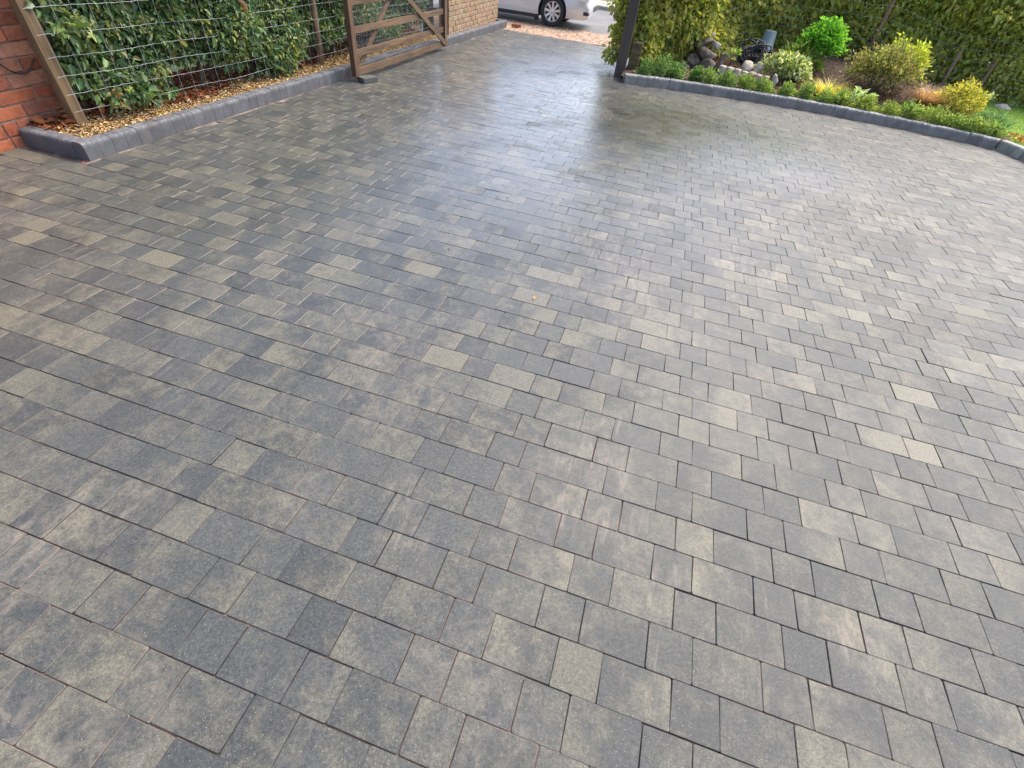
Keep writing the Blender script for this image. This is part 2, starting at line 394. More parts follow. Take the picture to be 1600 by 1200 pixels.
# kerb of the far footpath
def poly_strip(name, pts, prof, mat):
    """sweep a profile (offset to the left of travel, z) along plan points"""
    n = len(prof); V = []; F = []
    P = [Vector((*p, 0)) for p in pts]
    for i, p in enumerate(P):
        t = (P[min(i + 1, len(P) - 1)] - P[max(i - 1, 0)]).normalized(); nl = Vector((-t.y, t.x, 0))
        for o, z in prof: q = p + nl * o; V.append((q.x, q.y, z))
    for i in range(len(P) - 1):
        for k in range(n - 1):
            F.append([i * n + k, (i + 1) * n + k, (i + 1) * n + k + 1, i * n + k + 1])
    return link(name, mesh_np(name, V, F), mat)

fp = poly_strip('footpath', [(-60, 20.6), (60, 20.6)], [(0, -0.1), (0, 0.07), (0.02, 0.085), (0.13, 0.085)], MAT['kerb_pale']); tag(fp, kind='structure')
fp2 = sheet('footpath', -60, 60, 20.73, 22.6, 0.075, MAT['footpath'], 40, 3); tag(fp2, kind='structure')
vg = sheet('verge', -60, 60, 22.6, 40, 0.06, MAT['grass_ground'], 40, 8); tag(vg, kind='structure')
# strip of gravel and leaf dirt between the paving and the road
dirt = sheet('gravel_strip', -5.5, -0.9, 13.40, 15.3, -0.004, MAT['dirt'], 50, 26, lambda X, Y: -0.008 + 0.006 * np.sin(X * 9) * np.cos(Y * 7) - 0.012 * np.clip((Y - 14.6) / 0.6, 0, 1), 0.004)
tag(dirt, kind='structure')

# ------------------------------------------------------------------ setting: the paved drive
ROWW, ROW0, PERIOD = 0.166, 0.146, 0.4145
LONG, SHORT = 0.2485, 0.166
KERB_R = [(-0.80, 9.86), (-0.08, 10.08), (0.93, 10.19), (1.82, 10.26), (2.67, 10.27), (3.4, 10.20), (4.04, 10.10), (4.8, 9.97), (5.18, 9.80), (5.36, 9.45), (5.44, 8.9), (5.55, 8.0), (5.75, 6.5), (6.1, 4.5), (6.6, 1.8), (7.0, -1.6)]
KL0, KL1 = (-4.74, 3.08), (-4.25, 13.72)
def kl_x(y): return KL0[0] + (KL1[0] - KL0[0]) * (y - KL0[1]) / (KL1[1] - KL0[1])
def kr_x_limit(y):
    P = KERB_R
    for (x0, y0), (x1, y1) in zip(P[7:], P[8:]):
        if y1 <= y <= y0: return x0 + (x1 - x0) * (y0 - y) / (y0 - y1)
    return 7.0
def kr_y(x):
    P = KERB_R[:9]
    return float(np.interp(x, [p[0] for p in P], [p[1] for p in P]))
BUFFS = [(-2.98, 2.12), (-3.99, 2.11), (-3.91, 1.94), (-2.98, 2.78), (1.96, 2.76), (-0.52, 2.76), (2.59, 3.43), (1.79, 3.59), (0.89, 3.72), (1.30, 3.43),
         (-0.43, 2.98), (0.23, 2.77), (-0.31, 1.93), (1.83, 2.22), (0.29, 0.54), (-2.64, 4.03), (-1.38, 2.76), (-1.86, 2.60), (-0.79, 1.85), (2.67, 4.04)]
def in_drive(x, y):
    if y < -1.9 or y > 13.36: return False
    if x < -5.44: return False
    if y > 3.02 and x < kl_x(y) + 0.02: return False
    if y > 9.86 and x < -0.80: return x < -0.80 + 0.02 or True if y < 13.4 and x < -0.85 else False
    if x >= -0.85:
        if y > kr_y(min(x, 5.18)) - 0.02 and x < 5.25: return False
        if x > kr_x_limit(y) - 0.03: return False
        if y > 10.2: return False
    return True

drive = sheet('driveway', -5.5, 7.2, -2.0, 13.45, -0.0065, MAT['sand'], 120, 150, lambda X, Y: -0.0078 + 0.0016 * np.sin(X * 5.1 + np.sin(Y * 3)) + 0.0012 * np.sin(Y * 7.3 + X * 2.1), 0.0009); tag(drive, kind='structure')
NC = 8
def paver_geo(cx, cy, lx, ly, tone, r1, gr, tilt, z):
    """rounded-corner block, chamfered top; returns V (24,3) local, uses shared face list"""
    hx, hy = lx / 2 - rng.uniform(0.0002, 0.0015), ly / 2 - rng.uniform(0.0006, 0.0016)
    j = rng.normal(0, 0.0011, 8)
    c = rng.uniform(0.003, 0.0065)
    ring = [(-hx + j[0] + c, -hy + j[1]), (hx + j[2] - c, -hy + j[1]), (hx + j[2], -hy + j[3] + c), (hx + j[4], hy + j[5] - c),
            (hx + j[4] - c, hy + j[6]), (-hx + j[7] + c, hy + j[6]), (-hx + j[7], hy + j[5] - c), (-hx + j[0], -hy + j[3] + c)]
    ring = np.array(ring)
    ins = 0.0020
    inner = ring - np.sign(ring) * ins
    V = np.zeros((24, 3))
    V[:8, :2] = inner
    V[8:16, :2] = ring; V[8:16, 2] = -0.0016
    V[16:, :2] = ring; V[16:, 2] = -0.035
    V[:, 2] += V[:, 0] * tilt[0] + V[:, 1] * tilt[1] + z
    return V
PF = [list(range(8))] + [[k + 8, (k + 1) % 8 + 8, (k + 1) % 8, k] for k in range(8)] + [[k + 16, (k + 1) % 8 + 16, (k + 1) % 8 + 8, k + 8] for k in range(8)]
def finish_paver_mesh(me, V_uv, pv):
    """pv: (npav,4); 17 faces a block, 8 + 8*4 + 8*4 = 72 loops a block"""
    n = len(pv)
    a = me.attributes.new('pv', 'FLOAT_COLOR', 'FACE'); a.data.foreach_set('color', np.repeat(pv, 17, 0).astype(np.float32).ravel())
    e = me.attributes.new('edge', 'FLOAT', 'FACE'); one = np.concatenate([[0.0], np.ones(16)]); e.data.foreach_set('value', np.tile(one, n).astype(np.float32))
    uvl = me.uv_layers.new(name='UVMap')
    li = np.zeros(len(me.loops), dtype=np.int32); me.loops.foreach_get('vertex_index', li)
    uvl.data.foreach_set('uv', V_uv[li].astype(np.float32).ravel())

pavers = []
SLOPE = math.tan(R(-0.33))
for k in range(-13, 81):
    x = -0.077 - 0.0046 * k - (0.093 if k % 2 else 0.0) - PERIOD * 16
    x += 0.0 if abs(k) < 14 else random.uniform(-0.012, 0.012)
    i = 0
    while x < 7.3:
        l = LONG if i % 2 == 0 else SHORT
        cx = x + l / 2; cy = ROW0 + (k + 0.5) * ROWW; cy += SLOPE * cx
        x += l; i += 1
        ok = [in_drive(cx + sx * l * 0.42, cy + sy * 0.07) for sx in (-1, 1) for sy in (-1, 1)]
        if not all(ok):
            if not any(ok): continue
            # cut block: trim the length until it fits
            best = None
            for side in (-1, 1):
                for fr in (0.8, 0.6, 0.45, 0.3):
                    l2 = l * fr; c2 = cx + side * (l - l2) / 2
                    if all(in_drive(c2 + sx * l2 * 0.45, cy + sy * 0.07) for sx in (-1, 1) for sy in (-1, 1)):
                        if best is None or l2 > best[1]: best = (c2, l2)
                        break
            if best is None: continue
            cx, l = best
        if cy > 9.6 and -0.87 < cx < 0.2 and not in_drive(cx + l / 2, cy): continue
        t = random.random()
        tone = random.gauss(0.20, 0.12) if t < 0.62 else (random.gauss(0.42, 0.12) if t < 0.95 else random.gauss(0.64, 0.1))
        gr = 0.5 + random.choice([-1, 1]) * (random.random() ** 1.2) * 0.5
        for bx, by in BUFFS:
            if abs(bx - cx) < l / 2 and abs(by - cy) < 0.083: tone, gr = 1.0, 0.5 + random.uniform(-0.06, 0.06)
        if cx < -5.2: tone = 1.0
        pavers.append([cx, cy, l, 0.166, tone, random.random(), gr])
pavers = np.array(pavers)
# projected size decides which blocks are objects of their own
def project(P):
    q = (np.asarray(P) - np.array([0, 0, CAM_H])) @ RW
    return q[:, :2] / np.maximum(q[:, 2:], 1e-3) * 728 + np.array([800, 600]), q[:, 2]
pc, dz = project(np.stack([pavers[:, 0], pavers[:, 1], np.zeros(len(pavers))], 1))
area = np.where((dz > 0.2) & (pc[:, 0] > -60) & (pc[:, 0] < 1660) & (pc[:, 1] > 0) & (pc[:, 1] < 1260), pavers[:, 2] * 1.85 / np.maximum(dz, .2) ** 3, 0)
big = set(np.argsort(-area)[:300].tolist())
allV, allF, allUV, allP = [], [], [], []
for n, (cx, cy, lx, ly, tone, r1, gr) in enumerate(pavers):
    tilt = rng.normal(0, 0.0042, 2); z = rng.normal(0, 0.0006)
    V = paver_geo(cx, cy, lx, ly, tone, r1, gr, tilt, z)
    p4 = [tone, r1, gr, 1.0]
    if n in big:
        me = bpy.data.meshes.new('paver'); me.from_pydata([tuple(v) for v in V.tolist()], [], PF); me.update()
        finish_paver_mesh(me, V[:, :2], np.array([p4]))
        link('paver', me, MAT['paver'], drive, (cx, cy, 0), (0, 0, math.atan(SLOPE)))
    else:
        b = len(allV) * 24
        ca, sa = math.cos(math.atan(SLOPE)), math.sin(math.atan(SLOPE))
        W = V.copy(); W[:, 0] = V[:, 0] * ca - V[:, 1] * sa + cx; W[:, 1] = V[:, 0] * sa + V[:, 1] * ca + cy
        allV.append(W); allUV.append(V[:, :2]); allP.append(p4)
        allF += [[q + b for q in f] for f in PF]
me = bpy.data.meshes.new('pavers'); me.from_pydata([tuple(v) for v in np.concatenate(allV).tolist()], [], allF); me.update()
finish_paver_mesh(me, np.concatenate(allUV), np.array(allP))
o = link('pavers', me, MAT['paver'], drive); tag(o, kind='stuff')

# ------------------------------------------------------------------ setting: kerbs of separate blocks
def resample(pts, step):
    P = [Vector((*p, 0)) for p in pts]; out = []; 
    L = [0]
    for a, b in zip(P, P[1:]): L.append(L[-1] + (b - a).length)
    n = int(L[-1] / step)
    for i in range(n):
        s = (i + 0.5) * L[-1] / n
        for k in range(len(P) - 1):
            if L[k] <= s <= L[k + 1]:
                t = (s - L[k]) / (L[k + 1] - L[k]); q = P[k].lerp(P[k + 1], t)
                d = P[k + 1] - P[k]; out.append((q.x, q.y, math.atan2(d.y, d.x))); break
    return out, L[-1] / n

def kerb_block_mesh(length, seed):
    """local: x along the kerb, y=0 face towards the drive, +y back, bull-nosed top arris"""
    rr = random.Random(seed); h = 0.137 + rr.uniform(-0.002, 0.002); w = 0.125; L = length / 2 - 0.0008
    prof = [(0, -0.06), (0, h - 0.028), (0.003, h - 0.014), (0.011, h - 0.005), (0.024, h), (w - 0.008, h), (w, h - 0.008), (w, -0.06)]
    n = len(prof); V = []; F = []
    xs = [-L, -L + 0.003, L - 0.003, L]
    for i, x in enumerate(xs):
        s = 0.0014 if i in (0, 3) else 0.0
        for (y, z) in prof:
            V.append((x, y + (s if y < 0.02 else -s if y > w - 0.01 else 0), z - (s if z > 0.03 else 0)))
    for i in range(3):
        for k in range(n - 1):
            F.append([i * n + k, (i + 1) * n + k, (i + 1) * n + k + 1, i * n + k + 1])
    F.append(list(range(n))); F.append([3 * n + k for k in range(n)][::-1])
    me = bpy.data.meshes.new('kerb_block'); me.from_pydata(V, [], F); me.update()
    bm = bmesh.new(); bm.from_mesh(me); bmesh.ops.recalc_face_normals(bm, faces=bm.faces); bm.to_mesh(me); bm.free()
    return me

def kerb(name, pts, mat, step=0.131, pale_from=None):
    base = empty(name, (pts[0][0], pts[0][1], 0), kind='structure')
    pos, st = resample(pts, step)
    ms = [kerb_block_mesh(st, s) for s in range(4)]; mp = [kerb_block_mesh(st, s + 9) for s in range(2)]
    for m in ms: m.materials.append(mat)
    for m in mp: m.materials.append(MAT['kerb_pale'])
    for i, (x, y, a) in enumerate(pos):
        m = ms[i % 4]
        if pale_from and x > pale_from and y < 9.82: m = mp[i % 2]
        o = link('kerb_block', m, None, base, (x - pts[0][0], y - pts[0][1], random.uniform(-0.0015, 0.0015)), (random.uniform(-.003, .003), random.uniform(-.003, .003), a + random.uniform(-.003, .003)))
    return base
kerb('kerb_left', [(KL0[0], KL0[1] - 0.004), KL1], MAT['kerb_l'], 0.131)
kerb('kerb_end', [(-5.45, 3.075), (KL0[0] - 0.128, 3.075)], MAT['kerb_l'], 0.30)
# mitred corner is closed by a short return block; far end return
kerb('kerb_return', [(KL1[0] - 0.127, KL1[1] + 0.002), (KL1[0] - 0.40, KL1[1] + 0.002)], MAT['kerb_l'], 0.131)
kerb('kerb_right', KERB_R, MAT['kerb_r'], 0.200, 5.17)

# ------------------------------------------------------------------ foliage helpers
def unit(a): return a / np.maximum(np.linalg.norm(a, axis=1, keepdims=True), 1e-9)
def leaf_mesh(name, P, ax, nr, L, W, col, curl=0.25):
    """pointed oval leaves of two folded halves: P base, ax along, nr facing"""
    n = len(P); ax = unit(ax); sd = unit(np.cross(nr, ax)); nr = np.cross(ax, sd)
    L = L[:, None]; W = W[:, None]
    V = np.empty((n, 6, 3), np.float32)
    lift = nr * W * 0.35
    V[:, 0] = P
    V[:, 1] = P + ax * L * 0.30 + sd * W * 0.48 + lift
    V[:, 2] = P + ax * L * 0.70 + sd * W * 0.36 + lift - nr * L * curl * 0.4
    V[:, 3] = P + ax * L - nr * L * curl
    V[:, 4] = P + ax * L * 0.70 - sd * W * 0.36 + lift - nr * L * curl * 0.4
    V[:, 5] = P + ax * L * 0.30 - sd * W * 0.48 + lift
    b = np.arange(n)[:, None] * 6
    F = np.concatenate([b + np.array([[0, 3, 2, 1]]), b + np.array([[0, 5, 4, 3]])], 0)
    me = mesh_np(name, V.reshape(-1, 3), F)
    a = me.attributes.new('Col', 'FLOAT_COLOR', 'FACE')
    c4 = np.concatenate([col, np.ones((n, 1))], 1); a.data.foreach_set('color', np.concatenate([c4, c4], 0).astype(np.float32).ravel())
    return me

def pal(n, cols, w, jit=0.18):
    cols = np.array(cols); w = np.array(w, float); i = rng.choice(len(cols), n, p=w / w.sum())
    return np.clip(cols[i] * np.exp(rng.normal(0, jit, (n, 1))) * np.exp(rng.normal(0, 0.06, (n, 3))), 0.004, 0.9)

def blade_mesh(name, P, dirs, L, W, col, arch=0.6, seg=3):
    n = len(P); dirs = unit(dirs); hz = dirs.copy(); hz[:, 2] = 0; hz = unit(hz + 1e-6); sd = np.stack([-hz[:, 1], hz[:, 0], np.zeros(n)], 1)
    V = np.empty((n, 2 * seg + 1, 3), np.float32)
    for k in range(seg + 1):
        t = k / seg; c = P + dirs * (L * t)[:, None] + hz * (L * arch * 0.35 * t * t)[:, None]; c[:, 2] -= L * arch * 0.45 * t ** 2.2
        if k == seg: V[:, 2 * seg] = c
        else:
            w = (W * (1 - 0.55 * t) / 2)[:, None]
            V[:, 2 * k] = c - sd * w; V[:, 2 * k + 1] = c + sd * w
    b = np.arange(n)[:, None] * (2 * seg + 1)
    Q = [[2 * k, 2 * k + 1, 2 * k + 3, 2 * k + 2] for k in range(seg - 1)]
    F = [list(map(int, r)) for q in Q for r in (b + np.array([q]))] + [list(map(int, r)) for r in (b + np.array([[2 * seg - 2, 2 * seg - 1, 2 * seg]]))]
    me = mesh_np(name, V.reshape(-1, 3), F)
    a = me.attributes.new('Col', 'FLOAT_COLOR', 'FACE'); c4 = np.concatenate([col, np.ones((n, 1))], 1)
    a.data.foreach_set('color', np.tile(c4, (seg, 1)).astype(np.float32).ravel())
    return me

def stem_tube(parent, name, pts, r0, r1, mat='bark', n=6):
    rs = np.linspace(r0, r1, len(pts)); return MB().tube(pts, list(rs), n).build(name, MAT[mat], parent, smooth=True)

# ------------------------------------------------------------------ terrain of the planting
def sstep(x, a, b):
    t = np.clip((x - a) / (b - a), 0, 1); return t * t * (3 - 2 * t)
def bed_z(X, Y):
    m = sstep(Y, 11.4, 13.2) * sstep(X, -0.2, 1.2) * (1 - sstep(X, 3.6, 5.4))
    return 0.105 + 0.31 * m + 0.012 * np.sin(X * 7.1 + Y * 3) * np.cos(Y * 5.3) - 0.02 * (Y < 10.2)
bed = sheet('flower_bed', -0.9, 6.2, 9.95, 15.0, 0.1, MAT['soil'], 110, 80, bed_z, 0.008); tag(bed, kind='structure')
# cut the bed sheet back to the kerb line
bm = bmesh.new(); bm.from_mesh(bed.data)
bmesh.ops.delete(bm, geom=[v for v in bm.verts if v.co.y < kr_y(min(v.co.x, 5.1)) + 0.05 or (v.co.x > 4.9 and v.co.y < 9.9 + 0.0) or v.co.x > 5.48 + max(0, v.co.y - 10.2) * 0.13], context='VERTS')
bm.to_mesh(bed.data); bm.free()
bedL = sheet('mulch_bed', -5.85, -4.3, 3.12, 13.65, 0.1, MAT['mulch_base'], 40, 110, lambda X, Y: 0.098 + 0.012 * np.sin(X * 8 + Y * 2.2) * np.cos(Y * 6.1) + 0.02 * sstep(-X, 4.9, 5.6), 0.006); tag(bedL, kind='structure')
bm = bmesh.new(); bm.from_mesh(bedL.data)
bmesh.ops.delete(bm, geom=[v for v in bm.verts if v.co.x > kl_x(v.co.y) - 0.055], context='VERTS'); bm.to_mesh(bedL.data); bm.free()
def lawn_z(X, Y): return 0.10 + 0.02 * np.sin(X * 1.3) * np.cos(Y * 0.9)
lawn = sheet('lawn', 5.25, 16, -2, 15, 0.1, MAT['lawn'], 70, 110, lawn_z, 0.004); tag(lawn, kind='structure')
def krx2(y):
    P = KERB_R[8:]; return float(np.interp(-y, [-p[1] for p in P], [p[0] for p in P]))
bm = bmesh.new(); bm.from_mesh(lawn.data)
bmesh.ops.delete(bm, geom=[v for v in bm.verts if (v.co.y < 9.8 and v.co.x < krx2(v.co.y) + 0.07) or (v.co.y >= 9.75 and v.co.x < 5.35 + max(0, (v.co.y - 10.2)) * 0.12)], context='VERTS'); bm.to_mesh(lawn.data); bm.free()

# ------------------------------------------------------------------ brick walls
def brick_shape(l, h, d, seed):
    """block with soft, uneven arrises: x along, y depth (0 = face, + back), z up from 0"""
    rr = random.Random(seed); b = 0.006
    q = lambda s: rr.uniform(-s, s)
    f = [(-l / 2 + b, 0, b), (l / 2 - b, 0, b), (l / 2 - b, 0, h - b), (-l / 2 + b, 0, h - b)]
    m = [(-l / 2, b, 0), (l / 2, b, 0), (l / 2, b, h), (-l / 2, b, h)]
    k = [(-l / 2, d, 0), (l / 2, d, 0), (l / 2, d, h), (-l / 2, d, h)]
    V = [(x + q(.0025), y + q(.0025), z + q(.0025)) for x, y, z in f + m + k]
    F = [[0, 1, 2, 3]] + [[i + 4, (i + 1) % 4 + 4, (i + 1) % 4, i] for i in range(4)] + [[i + 8, (i + 1) % 4 + 8, (i + 1) % 4 + 4, i + 4] for i in range(4)]
    me = bpy.data.meshes.new('brick'); me.from_pydata(V, [], F); me.update()
    a = me.attributes.new('br', 'FLOAT', 'FACE'); a.data.foreach_set('value', np.full(len(F), rr.random() * 0.3, np.float32))
    return me

def brick_wall(name, label, cat, origin, rz, length, courses, mat, vis, seedb, lap=0.5, mortar=None):
    """origin = start of the face on the ground; courses = [(z0, height, brick length)]; vis(s,z) -> own object"""
    root = empty(name, origin, label, cat, rz=rz)
    top = courses[-1][0] + courses[-1][1]
    MB().box(0.012, length - 0.012, 0.010, 0.215, -0.05, top + 0.004).build('mortar', mortar or MAT['mortar'], root)
    cache = {}; rest = []; V0, F0, B0, nn = [], [], [], 0
    for ci, (z0, h, bl) in enumerate(courses):
        s = -bl * (lap if ci % 2 else 0.0)
        k = 0
        while s < length - 0.02:
            a, b = max(s, 0.0), min(s + bl, length); s += bl; k += 1
            if b - a < 0.04: continue
            j = 0.010
            key = (round(b - a, 3), round(h, 3), (k * 7 + ci * 3) % 5)
            if key not in cache:
                cache[key] = brick_shape(b - a - j, h - j, 0.1, hash(key) % 9999 + seedb); cache[key].materials.append(mat)
            me = cache[key]; loc = ((a + b) / 2, random.uniform(-0.004, 0.003), z0 + j / 2)
            if vis(loc[0], z0 + h / 2): link('brick', me, None, root, loc, (random.uniform(-.01, .01), 0, random.uniform(-.008, .008)))
            else:
                v = np.empty(len(me.vertices) * 3); me.vertices.foreach_get('co', v); v = v.reshape(-1, 3) + np.array(loc)
                V0.append(v); F0 += [[i + nn for i in p.vertices] for p in me.polygons]; B0 += [random.random()] * len(me.polygons); nn += len(v)
    if V0:
        me = bpy.data.meshes.new('bricks'); me.from_pydata([tuple(v) for v in np.concatenate(V0).tolist()], [], F0); me.update()
        a = me.attributes.new('br', 'FLOAT', 'FACE'); a.data.foreach_set('value', np.array(B0, np.float32))
        tag(link('bricks', me, mat, root), kind='stuff')
    return root

cs = [(-0.03, 0.108, 0.215), (0.079, 0.112, 0.118)]
z = 0.195
while z < 2.2: cs.append((z, 0.106, 0.33)); z += 0.107
brick_wall('brick_wall', 'old red brick garden wall beside the charcoal kerb end and timber corner post', 'wall', (-5.47, -2.38, 0), R(90), 6.0, cs, MAT['brick_red'],
           lambda s, zz: s > 4.7 and zz < 1.2, 11)
cs = []; z = 0.0
while z < 1.75: cs.append((z, 0.082, 0.23)); z += 0.083
brick_wall('boundary_wall', 'weathered buff and brown brick wall running from the gate post to the road', 'wall', (-4.50, 10.68, 0), R(90), 3.05, cs, MAT['brick_buff'],
           lambda s, zz: zz < 1.0, 31)
cs = []; z = 0.0
while z < 0.48: cs.append((z, 0.085, 0.20)); z += 0.086
brick_wall('brick_pier', 'low mossy brick pier behind the dark gate post', 'pier', (-0.875, 10.50, 0), 0, 0.20, cs, MAT['brick_moss'], lambda s, zz: True, 51, mortar=MAT['bark'])
lb = MB().box(-0.11, 0.11, -0.05, 0.05, 0, 0.065, 0.01).build('loose_brick', MAT['brick_red'], None, (-4.08, 13.98, 0.0), rot=(0, 0, 0.5))
tag(lb, 'loose orange brick lying at the road end of the charcoal kerb', 'brick')

cb = MB().tube([(-5.455, 2.9, 0.72), (-5.455, 3.1, 0.66), (-5.455, 3.236, 0.60), (-5.455, 3.28, 0.545), (-5.455, 3.34, 0.515), (-5.455, 3.40, 0.512), (-5.455, 3.45, 0.535), (-5.455, 3.52, 0.60)], 0.006, 6).build('cable', MAT['post_black'], smooth=True)
tag(cb, 'thin dark cable sagging across the red brick wall', 'cable')

# ------------------------------------------------------------------ posts
def square_post(name, label, cat, loc, w, d, h, mat, rz=0.0, cap=True):
    root = empty(name, loc, label, cat, rz=rz)
    MB().box(-w / 2, w / 2, -d / 2, d / 2, -0.15, h, 0.006).build('shaft', MAT[mat], root)
    if cap:
        MB().add([(-w / 2 - .008, -d / 2 - .008, h + .001), (w / 2 + .008, -d / 2 - .008, h + .001), (w / 2 + .008, d / 2 + .008, h + .001), (-w / 2 - .008, d / 2 + .008, h + .001),
                  (-w / 2 - .008, -d / 2 - .008, h + .02), (w / 2 + .008, -d / 2 - .008, h + .02), (w / 2 + .008, d / 2 + .008, h + .02), (-w / 2 - .008, d / 2 + .008, h + .02), (0, 0, h + .05)],
                 [[0, 3, 2, 1], [0, 1, 5, 4], [1, 2, 6, 5], [2, 3, 7, 6], [3, 0, 4, 7], [4, 5, 8], [5, 6, 8], [6, 7, 8], [7, 4, 8]]).build('cap', MAT[mat], root)
    return root
square_post('gate_post', 'tall dark brown square gate post at the end of the planted kerb', 'post', (-0.97, 10.33, 0), 0.17, 0.16, 1.75, 'post_dark')
square_post('gate_post', 'black square gate post behind the open timber gate', 'post', (-4.86, 10.50, 0), 0.16, 0.16, 1.7, 'post_black')
wh = MB().box(-0.02, 0.02, -0.03, 0.03, 0.0, 1.5, 0.004).build('batten', simple('white_batten', (0.55, 0.54, 0.52), (0.7, 0.69, 0.67), 10, 0.6), None, (-4.955, 10.39, 0.08))
tag(wh, 'pale upright batten fixed on the near side of the black gate post', 'batten')
square_post('fence_post', 'weathered timber corner post at the red brick wall holding the wire', 'post', (-5.20, 3.46, 0), 0.075, 0.11, 1.45, 'post_oak', 0.1)

# ------------------------------------------------------------------ wire fences
def wire_fence(name, label, pts, zs_fn, zlist, stay, stakes, seed, stake_label, stake_mat, wr=0.0019):
    rr = random.Random(seed)
    root = empty(name, (0, 0, 0), label, 'fence')
    P = [Vector((*p, 0)) for p in pts]; L = [0]
    for a, b in zip(P, P[1:]): L.append(L[-1] + (b - a).length)
    def at(s):
        for k in range(len(P) - 1):
            if s <= L[k + 1] + 1e-9: return P[k].lerp(P[k + 1], (s - L[k]) / (L[k + 1] - L[k])), (P[k + 1] - P[k]).normalized()
        return P[-1], (P[-1] - P[-2]).normalized()
    ph = [rr.uniform(0, 6) for _ in range(12)]
    def zz(i, s): return zs_fn(at(s)[0]) + zlist[i] + 0.004 * math.sin(s * 2.1 + ph[i]) + 0.004 * math.sin(s * 5.7 + ph[i] * 2)
    def off(s): return 0.012 * math.sin(s * 1.3 + ph[0]) + 0.008 * math.sin(s * 3.9 + ph[1])
    for i in range(len(zlist)):
        pts3 = []; n = int(L[-1] / 0.075)
        for k in range(n + 1):
            s = L[-1] * k / n; p, t = at(s); nl = Vector((-t.y, t.x, 0)); o = off(s)
            pts3.append((p.x + nl.x * o, p.y + nl.y * o, zz(i, s) + (0.002 if k % 2 else -0.002)))
        MB().tube(pts3, wr if i not in (0, len(zlist) - 1) else wr * 1.2, 4, False).build('line_wire', MAT['wire'], root, smooth=True)
    s = 0.06; 
    while s < L[-1]:
        p, t = at(s); nl = Vector((-t.y, t.x, 0)); o = off(s) - 0.003
        pts3 = [(p.x + nl.x * o + rr.uniform(-.006, .006), p.y + nl.y * o, zz(i, s)) for i in range(len(zlist))]
        MB().tube(pts3, wr * 0.62, 4, False).build('stay_wire', MAT['wire'], root, smooth=True)
        s += stay
    for j, (sx, sy, h, lean, lab) in enumerate(stakes):
        zb = zs_fn(Vector((sx, sy, 0)))
        r = empty('fence_stake', (sx, sy, zb), lab, 'stake', 'wire fence stakes')
        MB().tube([(0, 0, -0.1), (lean * .5, 0, h * .5), (lean, 0.01, h - .03), (lean, .01, h)], [0.036, 0.035, 0.034, 0.022], 10).build('shaft', MAT[stake_mat], r, smooth=True)
        MB().tube([(0.036, -.012, h * .6), (0.045, 0, h * .6), (0.036, .012, h * .6)], 0.002, 4).build('staple', MAT['wire'], r)
    return root
zl = [0.02, 0.155, 0.29, 0.425, 0.565, 0.72, 0.90, 1.1]
wire_fence('wire_fence', 'galvanised stock wire fence in front of the dark green holly hedge', [(-5.10, 3.40), (-4.90, 5.2), (-4.87, 7.0), (-4.80, 10.4)], lambda p: 0.10, zl, 0.152,
           [(-4.925, 6.95, 1.15, 0.03, 'round brown fence stake standing in the mulch before the holly hedge')], 3, '', 'stake')
def bz(p): return float(bed_z(np.array(p.x), np.array(p.y)))
wire_fence('wire_fence', 'galvanised stock wire fence behind the flower bed and along the lawn', [(-0.72, 10.98), (1.6, 13.38), (3.6, 13.55), (9.5, 13.15)], lambda p: 0.10 + 0.9 * (bz(p) - 0.10), [0.04, 0.17, 0.30, 0.44, 0.60, 0.78, 0.98], 0.155,
           [(3.72, 13.62, 1.45, 0.02, 'slim leaning stake in the yellow green hedge above the olive shrub'), (5.35, 13.5, 0.75, -0.02, 'short grey stake at the fence beside the brown grass tuft'), (6.0, 13.46, 0.7, 0.0, 'short grey stake at the fence behind the lawn edge')], 5, '', 'stake', 0.0017)

# ------------------------------------------------------------------ the open gate
gate = empty('timber_gate', (-4.38, 6.90, 0), 'open brown timber field gate with diagonal brace and wire netting', 'gate', rz=math.atan2(-0.10, 3.14) * -1 * 0 - 0.025)
GL = 3.14
def gbox(name, x0, x1, y0, y1, z0, z1, m='gate'): return MB().box(x0, x1, y0, y1, z0, z1, 0.004).build(name, MAT[m], gate)
gbox('closing_stile', -0.035, 0.040, 0.0, 0.095, 0.055, 1.26, 'gate_v')
gbox('hinge_stile', -0.035, 0.040, GL - 0.10, GL, 0.06, 1.36, 'gate_v')
for z0, z1 in ((0.062, 0.150), (0.285, 0.368), (0.548, 0.630), (0.86, 0.945), (1.16, 1.25)):
    gbox('rail', -0.014, 0.014, 0.096, GL - 0.101, z0, z1)
def brace(p, q, x, w=0.075, t=0.022):
    d = Vector((0, q[0] - p[0], q[1] - p[1])); L = d.length; n = Vector((0, -d.z, d.y)) / L * w / 2
    V = []
    for sx in (x - t / 2, x + t / 2):
        for b in (p, q):
            for s in (-1, 1): V.append((sx, b[0] + n.y * s, b[1] + n.z * s))
    MB().add(V, [[0, 1, 3, 2], [4, 6, 7, 5], [0, 4, 5, 1], [2, 3, 7, 6], [0, 2, 6, 4], [1, 5, 7, 3]]).build('brace', MAT['gate'], gate)
brace((1.22, 1.10), (GL - 0.06, 0.105), 0.0265)
brace((1.24, 0.90), (0.14, 0.10), -0.0265)
